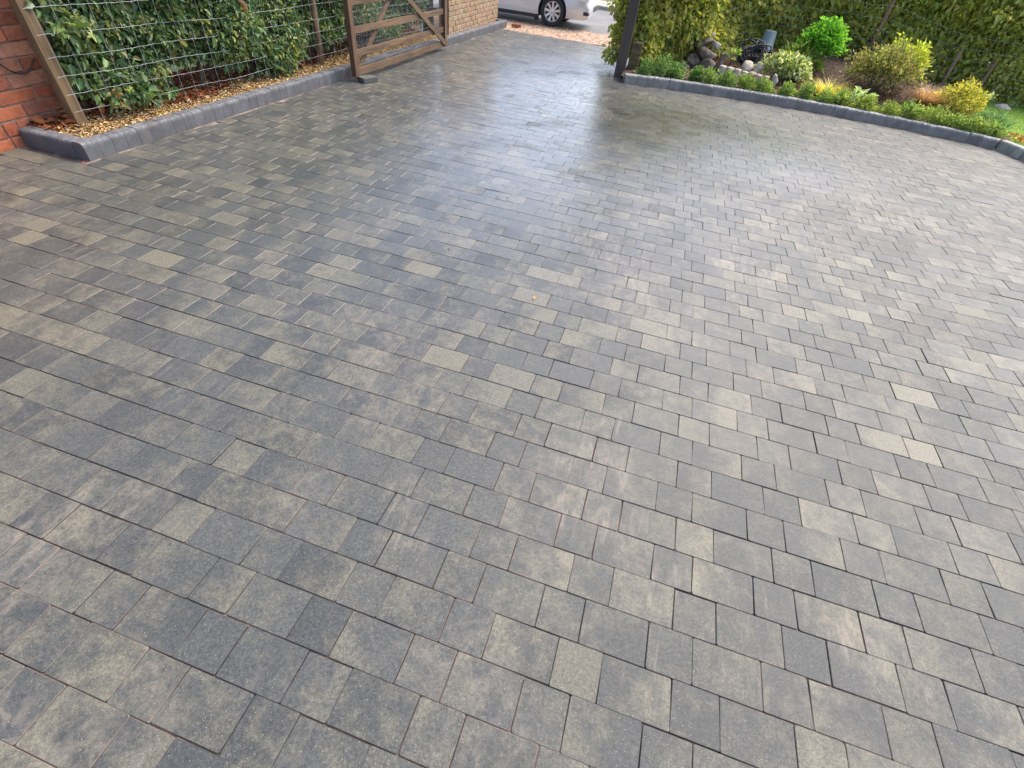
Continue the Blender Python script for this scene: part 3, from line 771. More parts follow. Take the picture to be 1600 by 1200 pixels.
# hexagonal netting stapled behind the rails
m = MB(); cw, ch = 0.046, 0.056
for r in range(int(1.18 / ch)):
    for k in range(int((GL - 0.22) / cw)):
        y = 0.11 + k * cw + (cw / 2 if r % 2 else 0); zz_ = 0.07 + r * ch
        c1 = (-0.0165, y, zz_); c2 = (-0.0165, y, zz_ + ch * 0.5); d1 = (-0.0165, y - cw / 2, zz_ + ch); d2 = (-0.0165, y + cw / 2, zz_ + ch)
        m.tube([c1, c2], 0.0009, 3, False); m.tube([c2, d1], 0.0009, 3, False); m.tube([c2, d2], 0.0009, 3, False)
tag(m.build('netting', MAT['wire'], gate), kind='stuff')
for z0 in (0.33, 1.2):
    MB().box(-0.05, -0.036, GL - 0.45, GL + 0.03, z0, z0 + 0.04, 0.003).tube([(-0.045, GL + 0.05, z0 - 0.02), (-0.045, GL + 0.05, z0 + 0.06)], 0.012, 8).build('hinge', MAT['post_black'], gate)
MB().tube([(0.041, 0.05, 1.0), (0.055, 0.05, 1.0)], 0.02, 10).build('latch', MAT['wire'], gate)
sb = MB().box(-0.083, 0.083, -0.12, 0.12, 0, 0.062, 0.006).build('stop_block', MAT['block'], None, (-4.245, 7.03, 0.002), rot=(0, 0, -0.45))
tag(sb, 'single loose grey paving block holding the timber gate open', 'block')

# ------------------------------------------------------------------ hedges
def hedge_leaves(pts, zr, depth, nclump, per, size, cols, w, out_side, hang=0.4, front=0.0, crad=0.11, zlow=None, jit=0.2, bias=2.0, face=0.55, bright=1.0, gapt=-1.25):
    """clumps of leaves over a strip behind a plan line; out_side = sign of the left normal that faces the viewer"""
    P = np.array(pts, float); seg = np.linalg.norm(np.diff(P, axis=0), axis=1); cum = np.concatenate([[0], np.cumsum(seg)])
    s = rng.uniform(0, cum[-1], nclump); k = np.clip(np.searchsorted(cum, s) - 1, 0, len(seg) - 1); f = (s - cum[k]) / seg[k]
    base = P[k] + (P[k + 1] - P[k]) * f[:, None]; t = (P[k + 1] - P[k]) / seg[k][:, None]
    nl = np.stack([-t[:, 1], t[:, 0]], 1) * out_side
    z = rng.uniform(zr[0], zr[1], nclump)
    d = depth * rng.random(nclump) ** bias
    wob = 0.09 * np.sin(s * 2.7 + z * 3.1) + 0.06 * np.sin(s * 6.3 - z * 5.2) + 0.05 * np.sin(z * 9 + s)
    c = np.stack([base[:, 0] + nl[:, 0] * (front - d + wob), base[:, 1] + nl[:, 1] * (front - d + wob), z], 1)
    if zlow is not None:
        keep = z > zlow(s) + 0.15 * d; c = c[keep]; nl = nl[keep]; t = t[keep]
    # thin out some cells to open dark gaps
    gap = np.sin(c[:, 0] * 4.1 + c[:, 2] * 6.7) + np.sin(c[:, 1] * 5.3 - c[:, 2] * 4.9 + 1.3) + np.sin((c[:, 0] + c[:, 1]) * 9.7 + c[:, 2] * 11)
    keep = (gap > gapt) | (rng.random(len(c)) < 0.22); c = c[keep]; nl = nl[keep]
    n = len(c) * per; ci = np.repeat(np.arange(len(c)), per)
    dv = unit(rng.normal(0, 1, (n, 3))); rad = crad * rng.random(n) ** 0.45
    Q = c[ci] + dv * rad[:, None] * np.array([1.15, 1.15, 0.95])
    o3 = np.concatenate([nl[ci], np.zeros((n, 1))], 1)
    ax = unit(dv * 0.55 + o3 * 0.45 + rng.normal(0, 0.45, (n, 3)) + np.array([0, 0, -hang]))
    nr = unit(o3 * face + np.array([0, 0, 0.65]) + dv * 0.3 + rng.normal(0, 0.45, (n, 3)))
    L = size * np.exp(rng.normal(0, 0.32, n)); W = L * rng.uniform(0.48, 0.68, n)
    cc = pal(len(c), cols, w, 0.12)[ci]; c2 = pal(n, cols, w, jit)
    col = np.minimum((cc * 0.45 + c2 * 0.55) * bright, 0.5)
    return Q, ax, nr, L, W, col

# dark holly and thorn hedge on the left
hl = empty('holly_hedge', (-5.5, 7.0, 0.1), 'dark green holly hedge with bare stems behind the left wire fence', 'hedge')
linL = [(-5.24, 3.62), (-5.02, 5.2), (-4.99, 7.0), (-4.97, 10.3)]
ph_ = lambda s: 0.33 + 0.10 * np.sin(s * 1.9) + 0.07 * np.sin(s * 4.3 + 1) - 0.16 * (s < 0.9)
A = hedge_leaves(linL, (0.12, 1.30), 0.75, 3300, 22, 0.050, [(0.035, 0.075, 0.028), (0.06, 0.12, 0.04), (0.11, 0.18, 0.055), (0.20, 0.25, 0.07), (0.36, 0.32, 0.08), (0.24, 0.08, 0.04)], [24, 34, 26, 10, 6, 2], -1, 0.35, 0.03, 0.105, ph_, face=0.9, bright=1.3, gapt=-0.75)
B = hedge_leaves(linL, (1.25, 2.15), 0.9, 650, 20, 0.075, [(0.03, 0.065, 0.022), (0.05, 0.10, 0.03)], [1, 1], -1, 0.35, 0.0, 0.16)
M_ = [np.concatenate([a, b]) for a, b in zip(A, B)]
off0 = np.array([-5.5, 7.0, 0.1])
tag(link('foliage', leaf_mesh('foliage', M_[0] - off0, *M_[1:]), MAT['leaf_gloss'], hl), kind='stuff')
for k in range(24):
    y = 3.9 + k * 0.27 + random.uniform(-.09, .09); x = np.interp(y, [3.6, 5.2, 10.3], [-5.42, -5.2, -5.15]) - random.uniform(0, 0.3)
    r = random.uniform(0.010, 0.026); pts = [(x, y, 0.02)]
    for j in range(5): pts.append((pts[-1][0] + random.uniform(-.05, .05), pts[-1][1] + random.uniform(-.08, .08), pts[-1][2] + 0.30))
    o = stem_tube(hl, 'stem', [(a - off0[0], b - off0[1], c - off0[2]) for a, b, c in pts], r, r * 0.45)

# golden green hedge on the right
hr = empty('privet_hedge', (3.0, 14.0, 0.1), 'clipped yellow green hedge behind the flower bed and lawn', 'hedge')
linR = [(-1.24, 11.05), (-0.80, 10.88), (-0.35, 11.45), (1.45, 13.66), (3.6, 13.92), (9.8, 13.50)]
offR = np.array([3.0, 14.0, 0.1])
pr_ = lambda s: 0.16 + 0.22 * sstep(s, 1.4, 3.2) * (1 - 0.55 * sstep(s, 6.0, 9.0)) + 0.09 * np.sin(s * 2.3) + 0.06 * np.sin(s * 5.1) - 0.10 * sstep(s, 7.0, 9.0)
COLR = [(0.06, 0.09, 0.022), (0.13, 0.17, 0.032), (0.24, 0.26, 0.045), (0.38, 0.38, 0.07), (0.46, 0.36, 0.06), (0.26, 0.15, 0.06)]
A = hedge_leaves(linR, (0.15, 1.95), 0.75, 6800, 20, 0.076, COLR, [8, 20, 30, 28, 8, 4], -1, 0.3, 0.08, 0.14, pr_, face=0.6, bright=2.1, gapt=-1.9)
tag(link('foliage', leaf_mesh('foliage', A[0] - offR, *A[1:]), MAT['leaf'], hr), kind='stuff')
for k in range(34):
    s = k / 33; P = np.array(linR); xx = -1.0 + s * 10.6; yy = np.interp(xx, P[:, 0], P[:, 1]) + random.uniform(0.25, 0.55)
    r = random.uniform(0.012, 0.024); pts = [(xx, yy, 0.02)]
    for j in range(5): pts.append((pts[-1][0] + random.uniform(-.1, .1), pts[-1][1] + random.uniform(-.06, .06), pts[-1][2] + 0.32))
    stem_tube(hr, 'stem', [(a - offR[0], b - offR[1], c - offR[2]) for a, b, c in pts], r, r * 0.4)

# ------------------------------------------------------------------ mulch, litter, lawn grass (uncountable)
def litter(name, label, cat, pts, size, cols, w, flat=0.8, parent=None, aspect=(0.35, 0.8)):
    n = len(pts); a = rng.uniform(0, 2 * np.pi, n)
    ax = np.stack([np.cos(a), np.sin(a), rng.normal(0, 0.25, n)], 1)
    nr = unit(np.stack([rng.normal(0, 1 - flat, n), rng.normal(0, 1 - flat, n), np.ones(n)], 1) + rng.normal(0, 0.12, (n, 3)))
    L = size * np.exp(rng.normal(0, 0.35, n))
    o = link(name, leaf_mesh(name, pts, ax, nr, L, L * rng.uniform(*aspect, n), pal(n, cols, w, 0.25), 0.15), MAT['litter'])
    tag(o, label, cat, kind='stuff'); return o
n = 32000
y = rng.uniform(3.2, 10.6, n); x = np.array([kl_x(v) for v in y]) - 0.115 - 1.15 * rng.random(n) ** 1.3
z = 0.115 + rng.random(n) * 0.022 + 0.02 * sstep(-x, 4.9, 5.6)
gold = x > -5.12 + 0.12 * np.sin(y * 3)
MC = [(0.48, 0.32, 0.14), (0.56, 0.41, 0.21), (0.39, 0.235, 0.10), (0.28, 0.145, 0.065), (0.17, 0.09, 0.05), (0.60, 0.48, 0.29)]
P3 = np.stack([x, y, z], 1)
litter('mulch', 'golden brown bark chips and leaves inside the left charcoal kerb', 'mulch', P3[gold], 0.022, MC, [26, 20, 22, 12, 6, 10])
litter('leaf_litter', 'rusty brown fallen leaves beneath the holly hedge', 'leaf litter', P3[~gold], 0.045, [(0.22, 0.075, 0.035), (0.30, 0.11, 0.045), (0.14, 0.06, 0.03), (0.36, 0.20, 0.07)], [30, 24, 26, 12])
n = 9000
x = rng.uniform(-0.75, 5.6, n); y = rng.uniform(10.25, 13.9, n)
ok = np.array([yy > kr_y(min(xx, 5.1)) + 0.16 for xx, yy in zip(x, y)]) & (np.sin(x * 3.1 + 1) + np.sin(y * 4.3) + rng.normal(0, 0.9, n) > 0.0)
x, y = x[ok], y[ok]
litter('bed_litter', 'brown leaves and bark scattered on the flower bed soil', 'leaf litter', np.stack([x, y, bed_z(x, y) + 0.012 + 0.01 * rng.random(len(x))], 1), 0.034,
       [(0.20, 0.085, 0.045), (0.32, 0.17, 0.09), (0.42, 0.28, 0.17), (0.12, 0.06, 0.04), (0.46, 0.24, 0.09)], [30, 26, 14, 26, 8])
n = 1500; x = rng.uniform(-4.6, -1.0, n); y = rng.uniform(13.42, 15.15, n)
litter('dirt_litter', 'pale grit and leaf crumbs on the strip before the road', 'grit', np.stack([x, y, np.full(n, 0.006)], 1), 0.022, [(0.50, 0.36, 0.24), (0.36, 0.22, 0.13), (0.56, 0.46, 0.36)], [3, 2, 2], 0.9)
n = 26000; x = rng.uniform(5.38, 9.5, n); y = 9.3 + 4.3 * rng.random(n)
ok = np.array([(yy >= 9.8 or xx > krx2(yy) + 0.17) and (yy < 9.75 or xx > 5.45 + max(0, yy - 10.2) * 0.12) for xx, yy in zip(x, y)]); x, y = x[ok], y[ok]; n = len(x)
d = np.stack([rng.normal(0, 0.35, n), rng.normal(0, 0.35, n), np.ones(n)], 1)
o = link('grass', blade_mesh('grass', np.stack([x, y, lawn_z(x, y)], 1), d, rng.uniform(0.025, 0.06, n), np.full(n, 0.006), pal(n, [(0.20, 0.36, 0.035), (0.27, 0.42, 0.05), (0.15, 0.28, 0.035), (0.36, 0.40, 0.08)], [4, 4, 2, 1]), 0.5, 2), MAT['leaf'])
tag(o, 'short bright green lawn grass at the right edge', 'grass', kind='stuff')
n = 260; x = 5.4 + 0.55 * rng.random(n); y = 9.75 + 0.75 * rng.random(n)
litter('lawn_litter', 'yellow and orange fallen leaves along the lawn edge', 'leaf litter', np.stack([x, y, np.full(n, 0.15)], 1), 0.045, [(0.55, 0.36, 0.06), (0.50, 0.22, 0.05), (0.38, 0.30, 0.08)], [3, 2, 2], 0.8)

# ------------------------------------------------------------------ shrubs and plants
def shrub(name, label, cat, x, y, rx, ry, h, n, size, cols, w, group=None, aspect=(0.45, 0.65), up=0.3, lobes=6, stems=5, mat='leaf', z=None, hang=0.0, fill=0.55, crad=0.26, lump=0.25, dome=False):
    zb = bz(Vector((x, y, 0))) if z is None else z
    root = empty(name, (x, y, zb), label, cat, group)
    # uneven crown: lobes of clumps round an ellipsoid
    nc = max(8, n // 14); u = unit(rng.normal(0, 1, (nc, 3))); u[:, 2] = np.abs(u[:, 2]) * 1.1 - 0.25
    r = fill + (1 - fill) * rng.random(nc) ** 0.6
    ang = np.arctan2(u[:, 1], u[:, 0]); ph = rng.uniform(0, 6, 3)
    r *= 1 + lump * (np.sin(ang * 3 + ph[0]) * 0.5 + np.sin(ang * 5 + u[:, 2] * 4 + ph[1]) * 0.5)
    cen = u * r[:, None] * np.array([rx, ry, h * 0.5]) + np.array([0, 0, h * 0.52])
    if dome: cen = np.stack([u[:, 0] * r * rx, u[:, 1] * r * ry, 0.06 * h + np.clip(u[:, 2] + 0.25, 0, 1.2) * r * h * 0.80], 1)
    ci = rng.integers(0, nc, n); dv = unit(rng.normal(0, 1, (n, 3)))
    cr = crad * min(rx, h)
    Q = cen[ci] + dv * (cr * rng.random(n) ** 0.5)[:, None]
    Q[:, 2] = np.maximum(Q[:, 2], 0.012)
    outv = unit((Q - np.array([0, 0, h * 0.35])) / np.array([rx, ry, h * 0.5]))
    ax = unit(outv * 0.7 + dv * 0.45 + rng.normal(0, 0.35, (n, 3)) + np.array([0, 0, up - hang]))
    nr = unit(outv * 0.5 + np.array([0, 0, 0.8]) + rng.normal(0, 0.4, (n, 3)))
    L = size * np.exp(rng.normal(0, 0.25, n))
    cc = pal(nc, cols, w, 0.15)[ci]; col = (cc * 0.5 + pal(n, cols, w, 0.18) * 0.5) * 1.4
    link('foliage', leaf_mesh('foliage', Q, ax, nr, L, L * rng.uniform(*aspect, n), col), MAT[mat], root)
    for k in range(stems):
        a = random.uniform(0, 6.28); e = (math.cos(a) * rx * 0.6, math.sin(a) * ry * 0.6, h * random.uniform(0.55, 0.8))
        stem_tube(root, 'stem', [(e[0] * .06, e[1] * .06, -0.03), (e[0] * .4, e[1] * .4, e[2] * .45), e], 0.006 + 0.012 * h, 0.003, n=5)
    return root

def grass_tuft(name, label, x, y, n, L, spread, cols, w, arch, width=0.006, base=0.06):
    root = empty(name, (x, y, bz(Vector((x, y, 0)))), label, 'grass tuft')
    a = rng.uniform(0, 2 * np.pi, n); t = rng.random(n) ** 0.7 * spread
    d = np.stack([np.cos(a) * t, np.sin(a) * t, np.ones(n)], 1)
    P = np.stack([np.cos(a) * base * rng.random(n), np.sin(a) * base * rng.random(n), np.zeros(n)], 1)
    link('blades', blade_mesh('blades', P, d, L * rng.uniform(0.6, 1.1, n), np.full(n, width), pal(n, cols, w), arch, 4), MAT['leaf'], root)
    m = MB()
    for k in range(7):
        a = k * 0.9; m.tube([(math.cos(a) * base * .5, math.sin(a) * base * .5, -0.02), (math.cos(a) * base * .6, math.sin(a) * base * .6, 0.05)], 0.008, 5)
    m.build('crown', MAT['bark'], root)
    return root

BOX = [(0.07, 0.15, 0.05), (0.11, 0.21, 0.065), (0.17, 0.28, 0.09), (0.28, 0.35, 0.12)]
BOXY = [(0.12, 0.18, 0.04), (0.20, 0.26, 0.055), (0.31, 0.36, 0.08), (0.42, 0.42, 0.12)]
row = [  # x, y, radius, height, yellowness, label
    (-0.50, 10.20, 0.14, 0.25, 0, 'blue green box plant nearest the dark gate post'),
    (-0.24, 10.30, 0.15, 0.27, 0, 'second blue green box plant from the dark gate post'),
    (0.03, 10.36, 0.15, 0.26, 0, 'third blue green box plant from the dark gate post'),
    (0.36, 10.42, 0.10, 0.22, 0, 'small box plant just right of the gap below the stacked rocks'),
    (0.58, 10.40, 0.14, 0.25, 0.3, 'rounded box plant in front of the stacked rocks'),
    (0.92, 10.44, 0.125, 0.28, 0.2, 'upright box plant before the left end of the sett edging'),
    (1.26, 10.48, 0.15, 0.24, 0.5, 'box plant in front of the white setts'),
    (1.57, 10.48, 0.15, 0.24, 0.4, 'box plant in front of the pink setts'),
    (1.97, 10.50, 0.12, 0.22, 0.4, 'box plant just right of the last pale sett'),
    (2.27, 10.50, 0.125, 0.24, 0.3, 'box plant left of the yellow striped grass'),
    (2.62, 10.50, 0.15, 0.23, 0.4, 'box plant in front of the left end of the yellow striped grass'),
    (2.90, 10.52, 0.13, 0.22, 0.6, 'box plant beneath the right end of the yellow striped grass'),
    (3.27, 10.46, 0.15, 0.22, 0.8, 'rounded yellowish box plant beside the pale hosta leaf'),
    (3.62, 10.42, 0.16, 0.20, 0.8, 'box plant in front of the dark soil under the olive shrub'),
    (3.95, 10.38, 0.16, 0.22, 0.5, 'box plant in front of the bright green bulb leaves'),
    (4.27, 10.34, 0.17, 0.22, 0.7, 'box plant in front of the brown grass tuft'),
    (4.58, 10.26, 0.16, 0.22, 0.5, 'box plant in front of the left side of the golden globe shrub'),
    (4.86, 10.20, 0.17, 0.23, 0.6, 'box plant in front of the right side of the golden globe shrub'),
    (5.10, 10.16, 0.16, 0.22, 0.4, 'last box plant before the lawn at the kerb bend')]
for i, (x, y, r, h, yl, lab) in enumerate(row):
    cols = [tuple(a * (1 - yl) + b * yl for a, b in zip(c, d)) for c, d in zip(BOX, BOXY)]
    shrub('box_plant', lab, 'shrub', x, y, r * 1.12, r * 1.05, h * random.uniform(0.92, 1.15), 1300, 0.029, cols, [28, 34, 26, 10], 'low box plants along the right kerb', (0.4, 0.6), 0.5, stems=4, fill=0.35, crad=0.3, lump=0.22, dome=True)
shrub('laurel_shrub', 'vivid fresh green bushy shrub beside the upturned bucket', 'shrub', 2.62, 12.55, 0.40, 0.36, 0.74, 3000, 0.055, [(0.10, 0.27, 0.03), (0.15, 0.36, 0.04), (0.22, 0.44, 0.06), (0.06, 0.17, 0.025)], [30, 34, 20, 12], stems=7, up=0.4)
shrub('variegated_shrub', 'low cream and green variegated plant behind the pale setts', 'shrub', 2.02, 11.75, 0.40, 0.32, 0.40, 1500, 0.065, [(0.20, 0.27, 0.08), (0.12, 0.19, 0.05), (0.42, 0.45, 0.28), (0.30, 0.34, 0.12), (0.52, 0.52, 0.38)], [26, 24, 20, 20, 8], up=0.1, stems=5)
shrub('strap_leaf_plant', 'dark green plant with broad drooping leaves under the vivid green shrub', 'plant', 2.25, 12.35, 0.30, 0.25, 0.34, 320, 0.15, [(0.10, 0.17, 0.03), (0.16, 0.24, 0.05), (0.22, 0.28, 0.07)], [3, 3, 2], aspect=(0.16, 0.24), up=0.2, hang=0.1, stems=3)
shrub('olive_shrub', 'large loose olive green shrub in the middle of the flower bed', 'shrub', 3.62, 11.75, 0.56, 0.45, 0.74, 3400, 0.050, [(0.12, 0.14, 0.045), (0.18, 0.19, 0.06), (0.26, 0.26, 0.09), (0.16, 0.12, 0.06), (0.34, 0.34, 0.14)], [28, 28, 18, 14, 10], stems=10, up=0.35, lump=0.4)
shrub('lime_shrub', 'lime yellow leafy shrub behind the olive shrub', 'shrub', 4.05, 12.25, 0.42, 0.32, 0.76, 1700, 0.055, [(0.32, 0.38, 0.05), (0.42, 0.46, 0.06), (0.24, 0.30, 0.05)], [30, 26, 20], stems=7, up=0.35, lump=0.4)
GS = shrub('globe_shrub', 'rounded golden yellow shrub next to the lawn', 'shrub', 4.93, 11.35, 0.40, 0.36, 0.50, 2800, 0.040, [(0.30, 0.29, 0.05), (0.42, 0.40, 0.07), (0.20, 0.21, 0.04), (0.50, 0.48, 0.12)], [28, 30, 18, 14], stems=6, up=0.2, lump=0.1, dome=True)
shrub('feathery_plant', 'soft grey green feathery plant at the foot of the golden globe shrub', 'plant', 5.27, 10.72, 0.26, 0.22, 0.22, 1100, 0.05, [(0.10, 0.20, 0.09), (0.15, 0.26, 0.12), (0.20, 0.31, 0.14)], [3, 3, 2], aspect=(0.12, 0.2), up=0.6, stems=3)
shrub('hosta', 'pale green hosta clump beside the yellow striped grass', 'plant', 3.18, 10.82, 0.16, 0.13, 0.15, 46, 0.13, [(0.26, 0.38, 0.16), (0.36, 0.46, 0.24)], [2, 2], aspect=(0.5, 0.65), up=0.2, stems=2)
shrub('seedling', 'small light green seedling beside the coiled hose', 'plant', 1.02, 12.15, 0.14, 0.12, 0.24, 60, 0.10, [(0.24, 0.34, 0.10), (0.34, 0.42, 0.16)], [2, 2], aspect=(0.3, 0.4), up=0.4, stems=2)
grass_tuft('striped_grass', 'low arching yellow striped grass clump behind the box row', 2.74, 11.08, 900, 0.46, 1.5, [(0.72, 0.60, 0.07), (0.80, 0.72, 0.18), (0.50, 0.52, 0.07)], [3, 3, 2], 0.9, 0.009, 0.16)
grass_tuft('brown_grass', 'coppery brown hair grass tuft left of the golden globe shrub', 4.46, 11.42, 2200, 0.62, 0.9, [(0.44, 0.26, 0.14), (0.54, 0.35, 0.20), (0.34, 0.19, 0.10), (0.60, 0.44, 0.28)], [3, 3, 2, 2], 0.85, 0.004, 0.07)
grass_tuft('bulb_leaves', 'small tuft of bright green bulb leaves left of the brown grass', 4.03, 10.95, 90, 0.22, 0.4, [(0.10, 0.30, 0.03), (0.15, 0.38, 0.05)], [1, 1], 0.4, 0.009, 0.05)

# ------------------------------------------------------------------ rocks, setts, hose, bucket
def rock_mesh(name, sx, sy, sz, seed, sub=3, rough=0.3, cut=0.62):
    rr = np.random.default_rng(seed)
    bm = bmesh.new(); bmesh.ops.create_icosphere(bm, subdivisions=sub, radius=1)
    planes = unit(rr.normal(0, 1, (9, 3))); ds = rr.uniform(cut - 0.12, cut + 0.12, 9)
    for v in bm.verts:
        c = np.array(v.co)
        for pl, d in zip(planes, ds):
            k = c @ pl
            if k > d: c = c - pl * (k - d) * 0.92
        c = c * (1 + rough * 0.16 * math.sin(c[0] * 9 + seed) * math.cos(c[1] * 8 + c[2] * 7))
        v.co = c * np.array([sx, sy, sz])
    me = bpy.data.meshes.new(name); bm.to_mesh(me); bm.free()
    me.polygons.foreach_set('use_smooth', np.ones(len(me.polygons), dtype=bool))
    return me
def rock(label, x, y, z, sx, sy, sz, seed, mat='rock', rot=(0, 0, 0), name='rock', group='garden rocks'):
    o = link(name, rock_mesh(name, sx, sy, sz, seed), MAT[mat], None, (x, y, z), rot); tag(o, label, 'stone', group); return o
rock('broad brown rock in the middle of the rock stack', 0.47, 11.85, 0.36, 0.27, 0.17, 0.125, 1, rot=(0.05, 0.12, 0.1))
rock('angular brown rock near the top of the rock stack', 0.36, 11.90, 0.53, 0.20, 0.15, 0.11, 2, rot=(0, -0.2, 0.4))
rock('small pale stone on the right of the rock stack', 0.62, 11.86, 0.51, 0.13, 0.09, 0.075, 3, 'rock_pale', (0.1, 0.3, 0))
rock('thin whitish stone crowning the rock stack', 0.44, 11.92, 0.655, 0.12, 0.07, 0.05, 4, 'rock_pale', (0, -0.15, 0.2))
rock('reddish brown rock at the base of the rock stack', 0.26, 11.80, 0.20, 0.19, 0.16, 0.14, 5, rot=(0, 0.1, 0.9))
rock('brown rock at the front of the rock stack base', 0.56, 11.70, 0.20, 0.17, 0.13, 0.13, 6, rot=(0.2, 0, 0.3))
rock('upright brown slab leaning on the right of the rock stack', 0.80, 11.76, 0.25, 0.065, 0.11, 0.20, 7, rot=(0, 0.25, 0.2))
rock('round brown stone at the left foot of the rock stack', 0.12, 11.58, 0.14, 0.14, 0.11, 0.09, 8)
rock('large cream boulder left of the gap behind the setts', 1.32, 11.72, 0.27, 0.12, 0.10, 0.13, 9, 'rock_pale', (0, 0.15, 0.5))
rock('large cream boulder right of the gap behind the setts', 1.53, 11.66, 0.26, 0.12, 0.10, 0.13, 10, 'rock_pale', (0, -0.1, 1.2))
rock('tall cream stone at the right end of the sett edging', 1.80, 11.17, 0.20, 0.085, 0.08, 0.125, 11, 'rock_pale', (0, 0.1, 0.2))
rock('pinkish stone half hidden behind the golden globe shrub', 5.62, 12.45, 0.13, 0.16, 0.12, 0.09, 12, 'sett_pink')
rock('cream stone on the lawn under the wire fence', 6.42, 12.95, 0.12, 0.20, 0.12, 0.085, 13, 'rock_pale')
setts = [(0.86, 11.62, 'rock_pale', 'first white sett of the edging, next to the rock stack'), (1.00, 11.55, 'rock_pale', 'second white sett of the edging'), (1.14, 11.48, 'rock_pale', 'third white sett of the edging'),
         (1.27, 11.41, 'rock_pale', 'fourth white sett of the edging, before the pink ones'), (1.40, 11.35, 'sett_pink', 'first pink sett of the edging'), (1.52, 11.29, 'sett_pink', 'middle pink sett of the edging'), (1.65, 11.23, 'sett_pink', 'last pink sett of the edging')]
for i, (x, y, m_, lab) in enumerate(setts):
    o = MB().box(-0.056, 0.056, -0.07, 0.07, -0.05, 0.10, 0.022).build('edging_sett', MAT[m_], None, (x, y, 0.15 + random.uniform(-.012, .012)), True, (random.uniform(-.1, .1), random.uniform(-.1, .1), -0.48 + random.uniform(-.12, .12)))
    tag(o, lab, 'sett', 'setts edging the raised bed')
# coiled black hose: many slack loops leaning in a heap
pts = []
ctr = Vector((1.40, 12.35, 0.40)); 
for k in range(15 * 22):
    a = k / 22 * 2 * math.pi; lp = k / 22
    rx = 0.185 + 0.075 * math.sin(lp * 2.3); rz_ = 0.15 + 0.065 * math.cos(lp * 1.7)
    q = Vector((math.cos(a) * rx + 0.07 * math.sin(lp * 5.1), 0.10 * math.sin(a * 1.0 + lp) + 0.07 * math.sin(lp * 3.3), math.sin(a) * rz_ + 0.02 * math.cos(lp * 4.2)))
    pts.append(ctr + Matrix.Rotation(0.4 * math.sin(lp * 1.9), 3, 'Y') @ (Matrix.Rotation(-0.45, 3, 'X') @ q))
for p in pts: p.z = max(p.z, bz(p) + 0.02)
hs = empty('garden_hose', (1.40, 12.35, 0.25), 'tangled coil of black garden hose leaning by the upturned bucket', 'hose')
o0 = Vector((1.40, 12.35, 0.25))
MB().tube([tuple(p - o0) for p in pts], 0.0125, 7).build('coil', MAT['hose'], hs, smooth=True)
e0 = pts[-1] - o0
MB().tube([tuple(e0), tuple(e0 + Vector((-0.03, -0.04, 0.08))), tuple(e0 + Vector((-0.10, -0.05, 0.17))), tuple(e0 + Vector((-0.14, -0.05, 0.28)))], 0.0125, 7).build('loose_end', MAT['hose'], hs, smooth=True)
s0 = pts[0] - o0
MB().tube([tuple(s0), tuple(s0 + Vector((-.1, -.25, -.22))), (-0.02, -0.62, -0.14), (-0.20, -0.70, -0.13), (-0.25, -0.56, -0.10), (-0.12, -0.48, -0.06)], 0.0125, 7).build('trailing_loop', MAT['hose'], hs, smooth=True)
# upturned bucket on the mound by the fence
zb = bz(Vector((1.66, 13.02, 0))) + 0.01
bk = empty('bucket', (1.66, 13.02, zb), 'blue grey plastic bucket standing upside down by the hose', 'bucket', rz=0.3)
prof = [(0.158, 0.0), (0.162, 0.012), (0.156, 0.014), (0.112, 0.325), (0.106, 0.332), (0.100, 0.334), (0.096, 0.328), (0.0, 0.327)]
V, F = [], []; ns = 28
for r, z in prof:
    for k in range(ns): V.append((r * math.cos(2 * math.pi * k / ns), r * math.sin(2 * math.pi * k / ns), z))
for i in range(len(prof) - 1):
    for k in range(ns): F.append([i * ns + k, i * ns + (k + 1) % ns, (i + 1) * ns + (k + 1) % ns, (i + 1) * ns + k])
MB().add(V, F).build('body', MAT['bucket'], bk, smooth=True)
MB().tube([(0.164 * math.cos(a), 0.164 * math.sin(a), 0.035) for a in np.linspace(0, 2 * math.pi, 29)], 0.006, 6, False).build('rim', MAT['bucket'], bk, smooth=True)
MB().tube([(0.165, 0, 0.03), (0.16, -0.12, 0.02), (0.08, -0.19, 0.012), (-0.08, -0.19, 0.012), (-0.16, -0.12, 0.02), (-0.165, 0, 0.03)], 0.003, 6).build('handle', MAT['wire'], bk, smooth=True)
bs = empty('bucket_base', (0, 0, 0)); bpy.data.objects.remove(bs)

# ------------------------------------------------------------------ fallen leaves on the paving
fl = [(-0.50, 2.69, 'orange', 'orange fallen leaf on a buff paver in the middle of the drive'), (-4.72, 2.99, 'red', 'red scrap of leaf at the corner of the left kerb'),
      (-1.60, 6.1, 'tan', 'tan fallen leaf on the bright part of the drive'), (-3.35, 5.0, 'tan', 'pale tan leaf on the drive before the holly hedge'), (-2.75, 6.3, 'orange', 'small orange leaf on the drive opposite the timber gate'),
      (-1.27, 4.15, 'dark', 'left of two dark crumbs of leaf on the drive'), (-1.18, 4.18, 'dark', 'right of two dark crumbs of leaf on the drive'), (-1.3, 3.05, 'dark', 'dark leaf crumb on the drive below the two others'),
      (-1.68, 1.83, 'tan', 'tan leaf scrap on the left half of the drive'), (1.45, 5.0, 'tan', 'tan leaf on the right half of the drive'), (0.9, 5.9, 'dark', 'dark speck of leaf near the green tinted paving')]
lc = {'orange': (0.55, 0.27, 0.06), 'red': (0.38, 0.08, 0.04), 'tan': (0.34, 0.25, 0.15), 'dark': (0.04, 0.035, 0.03)}
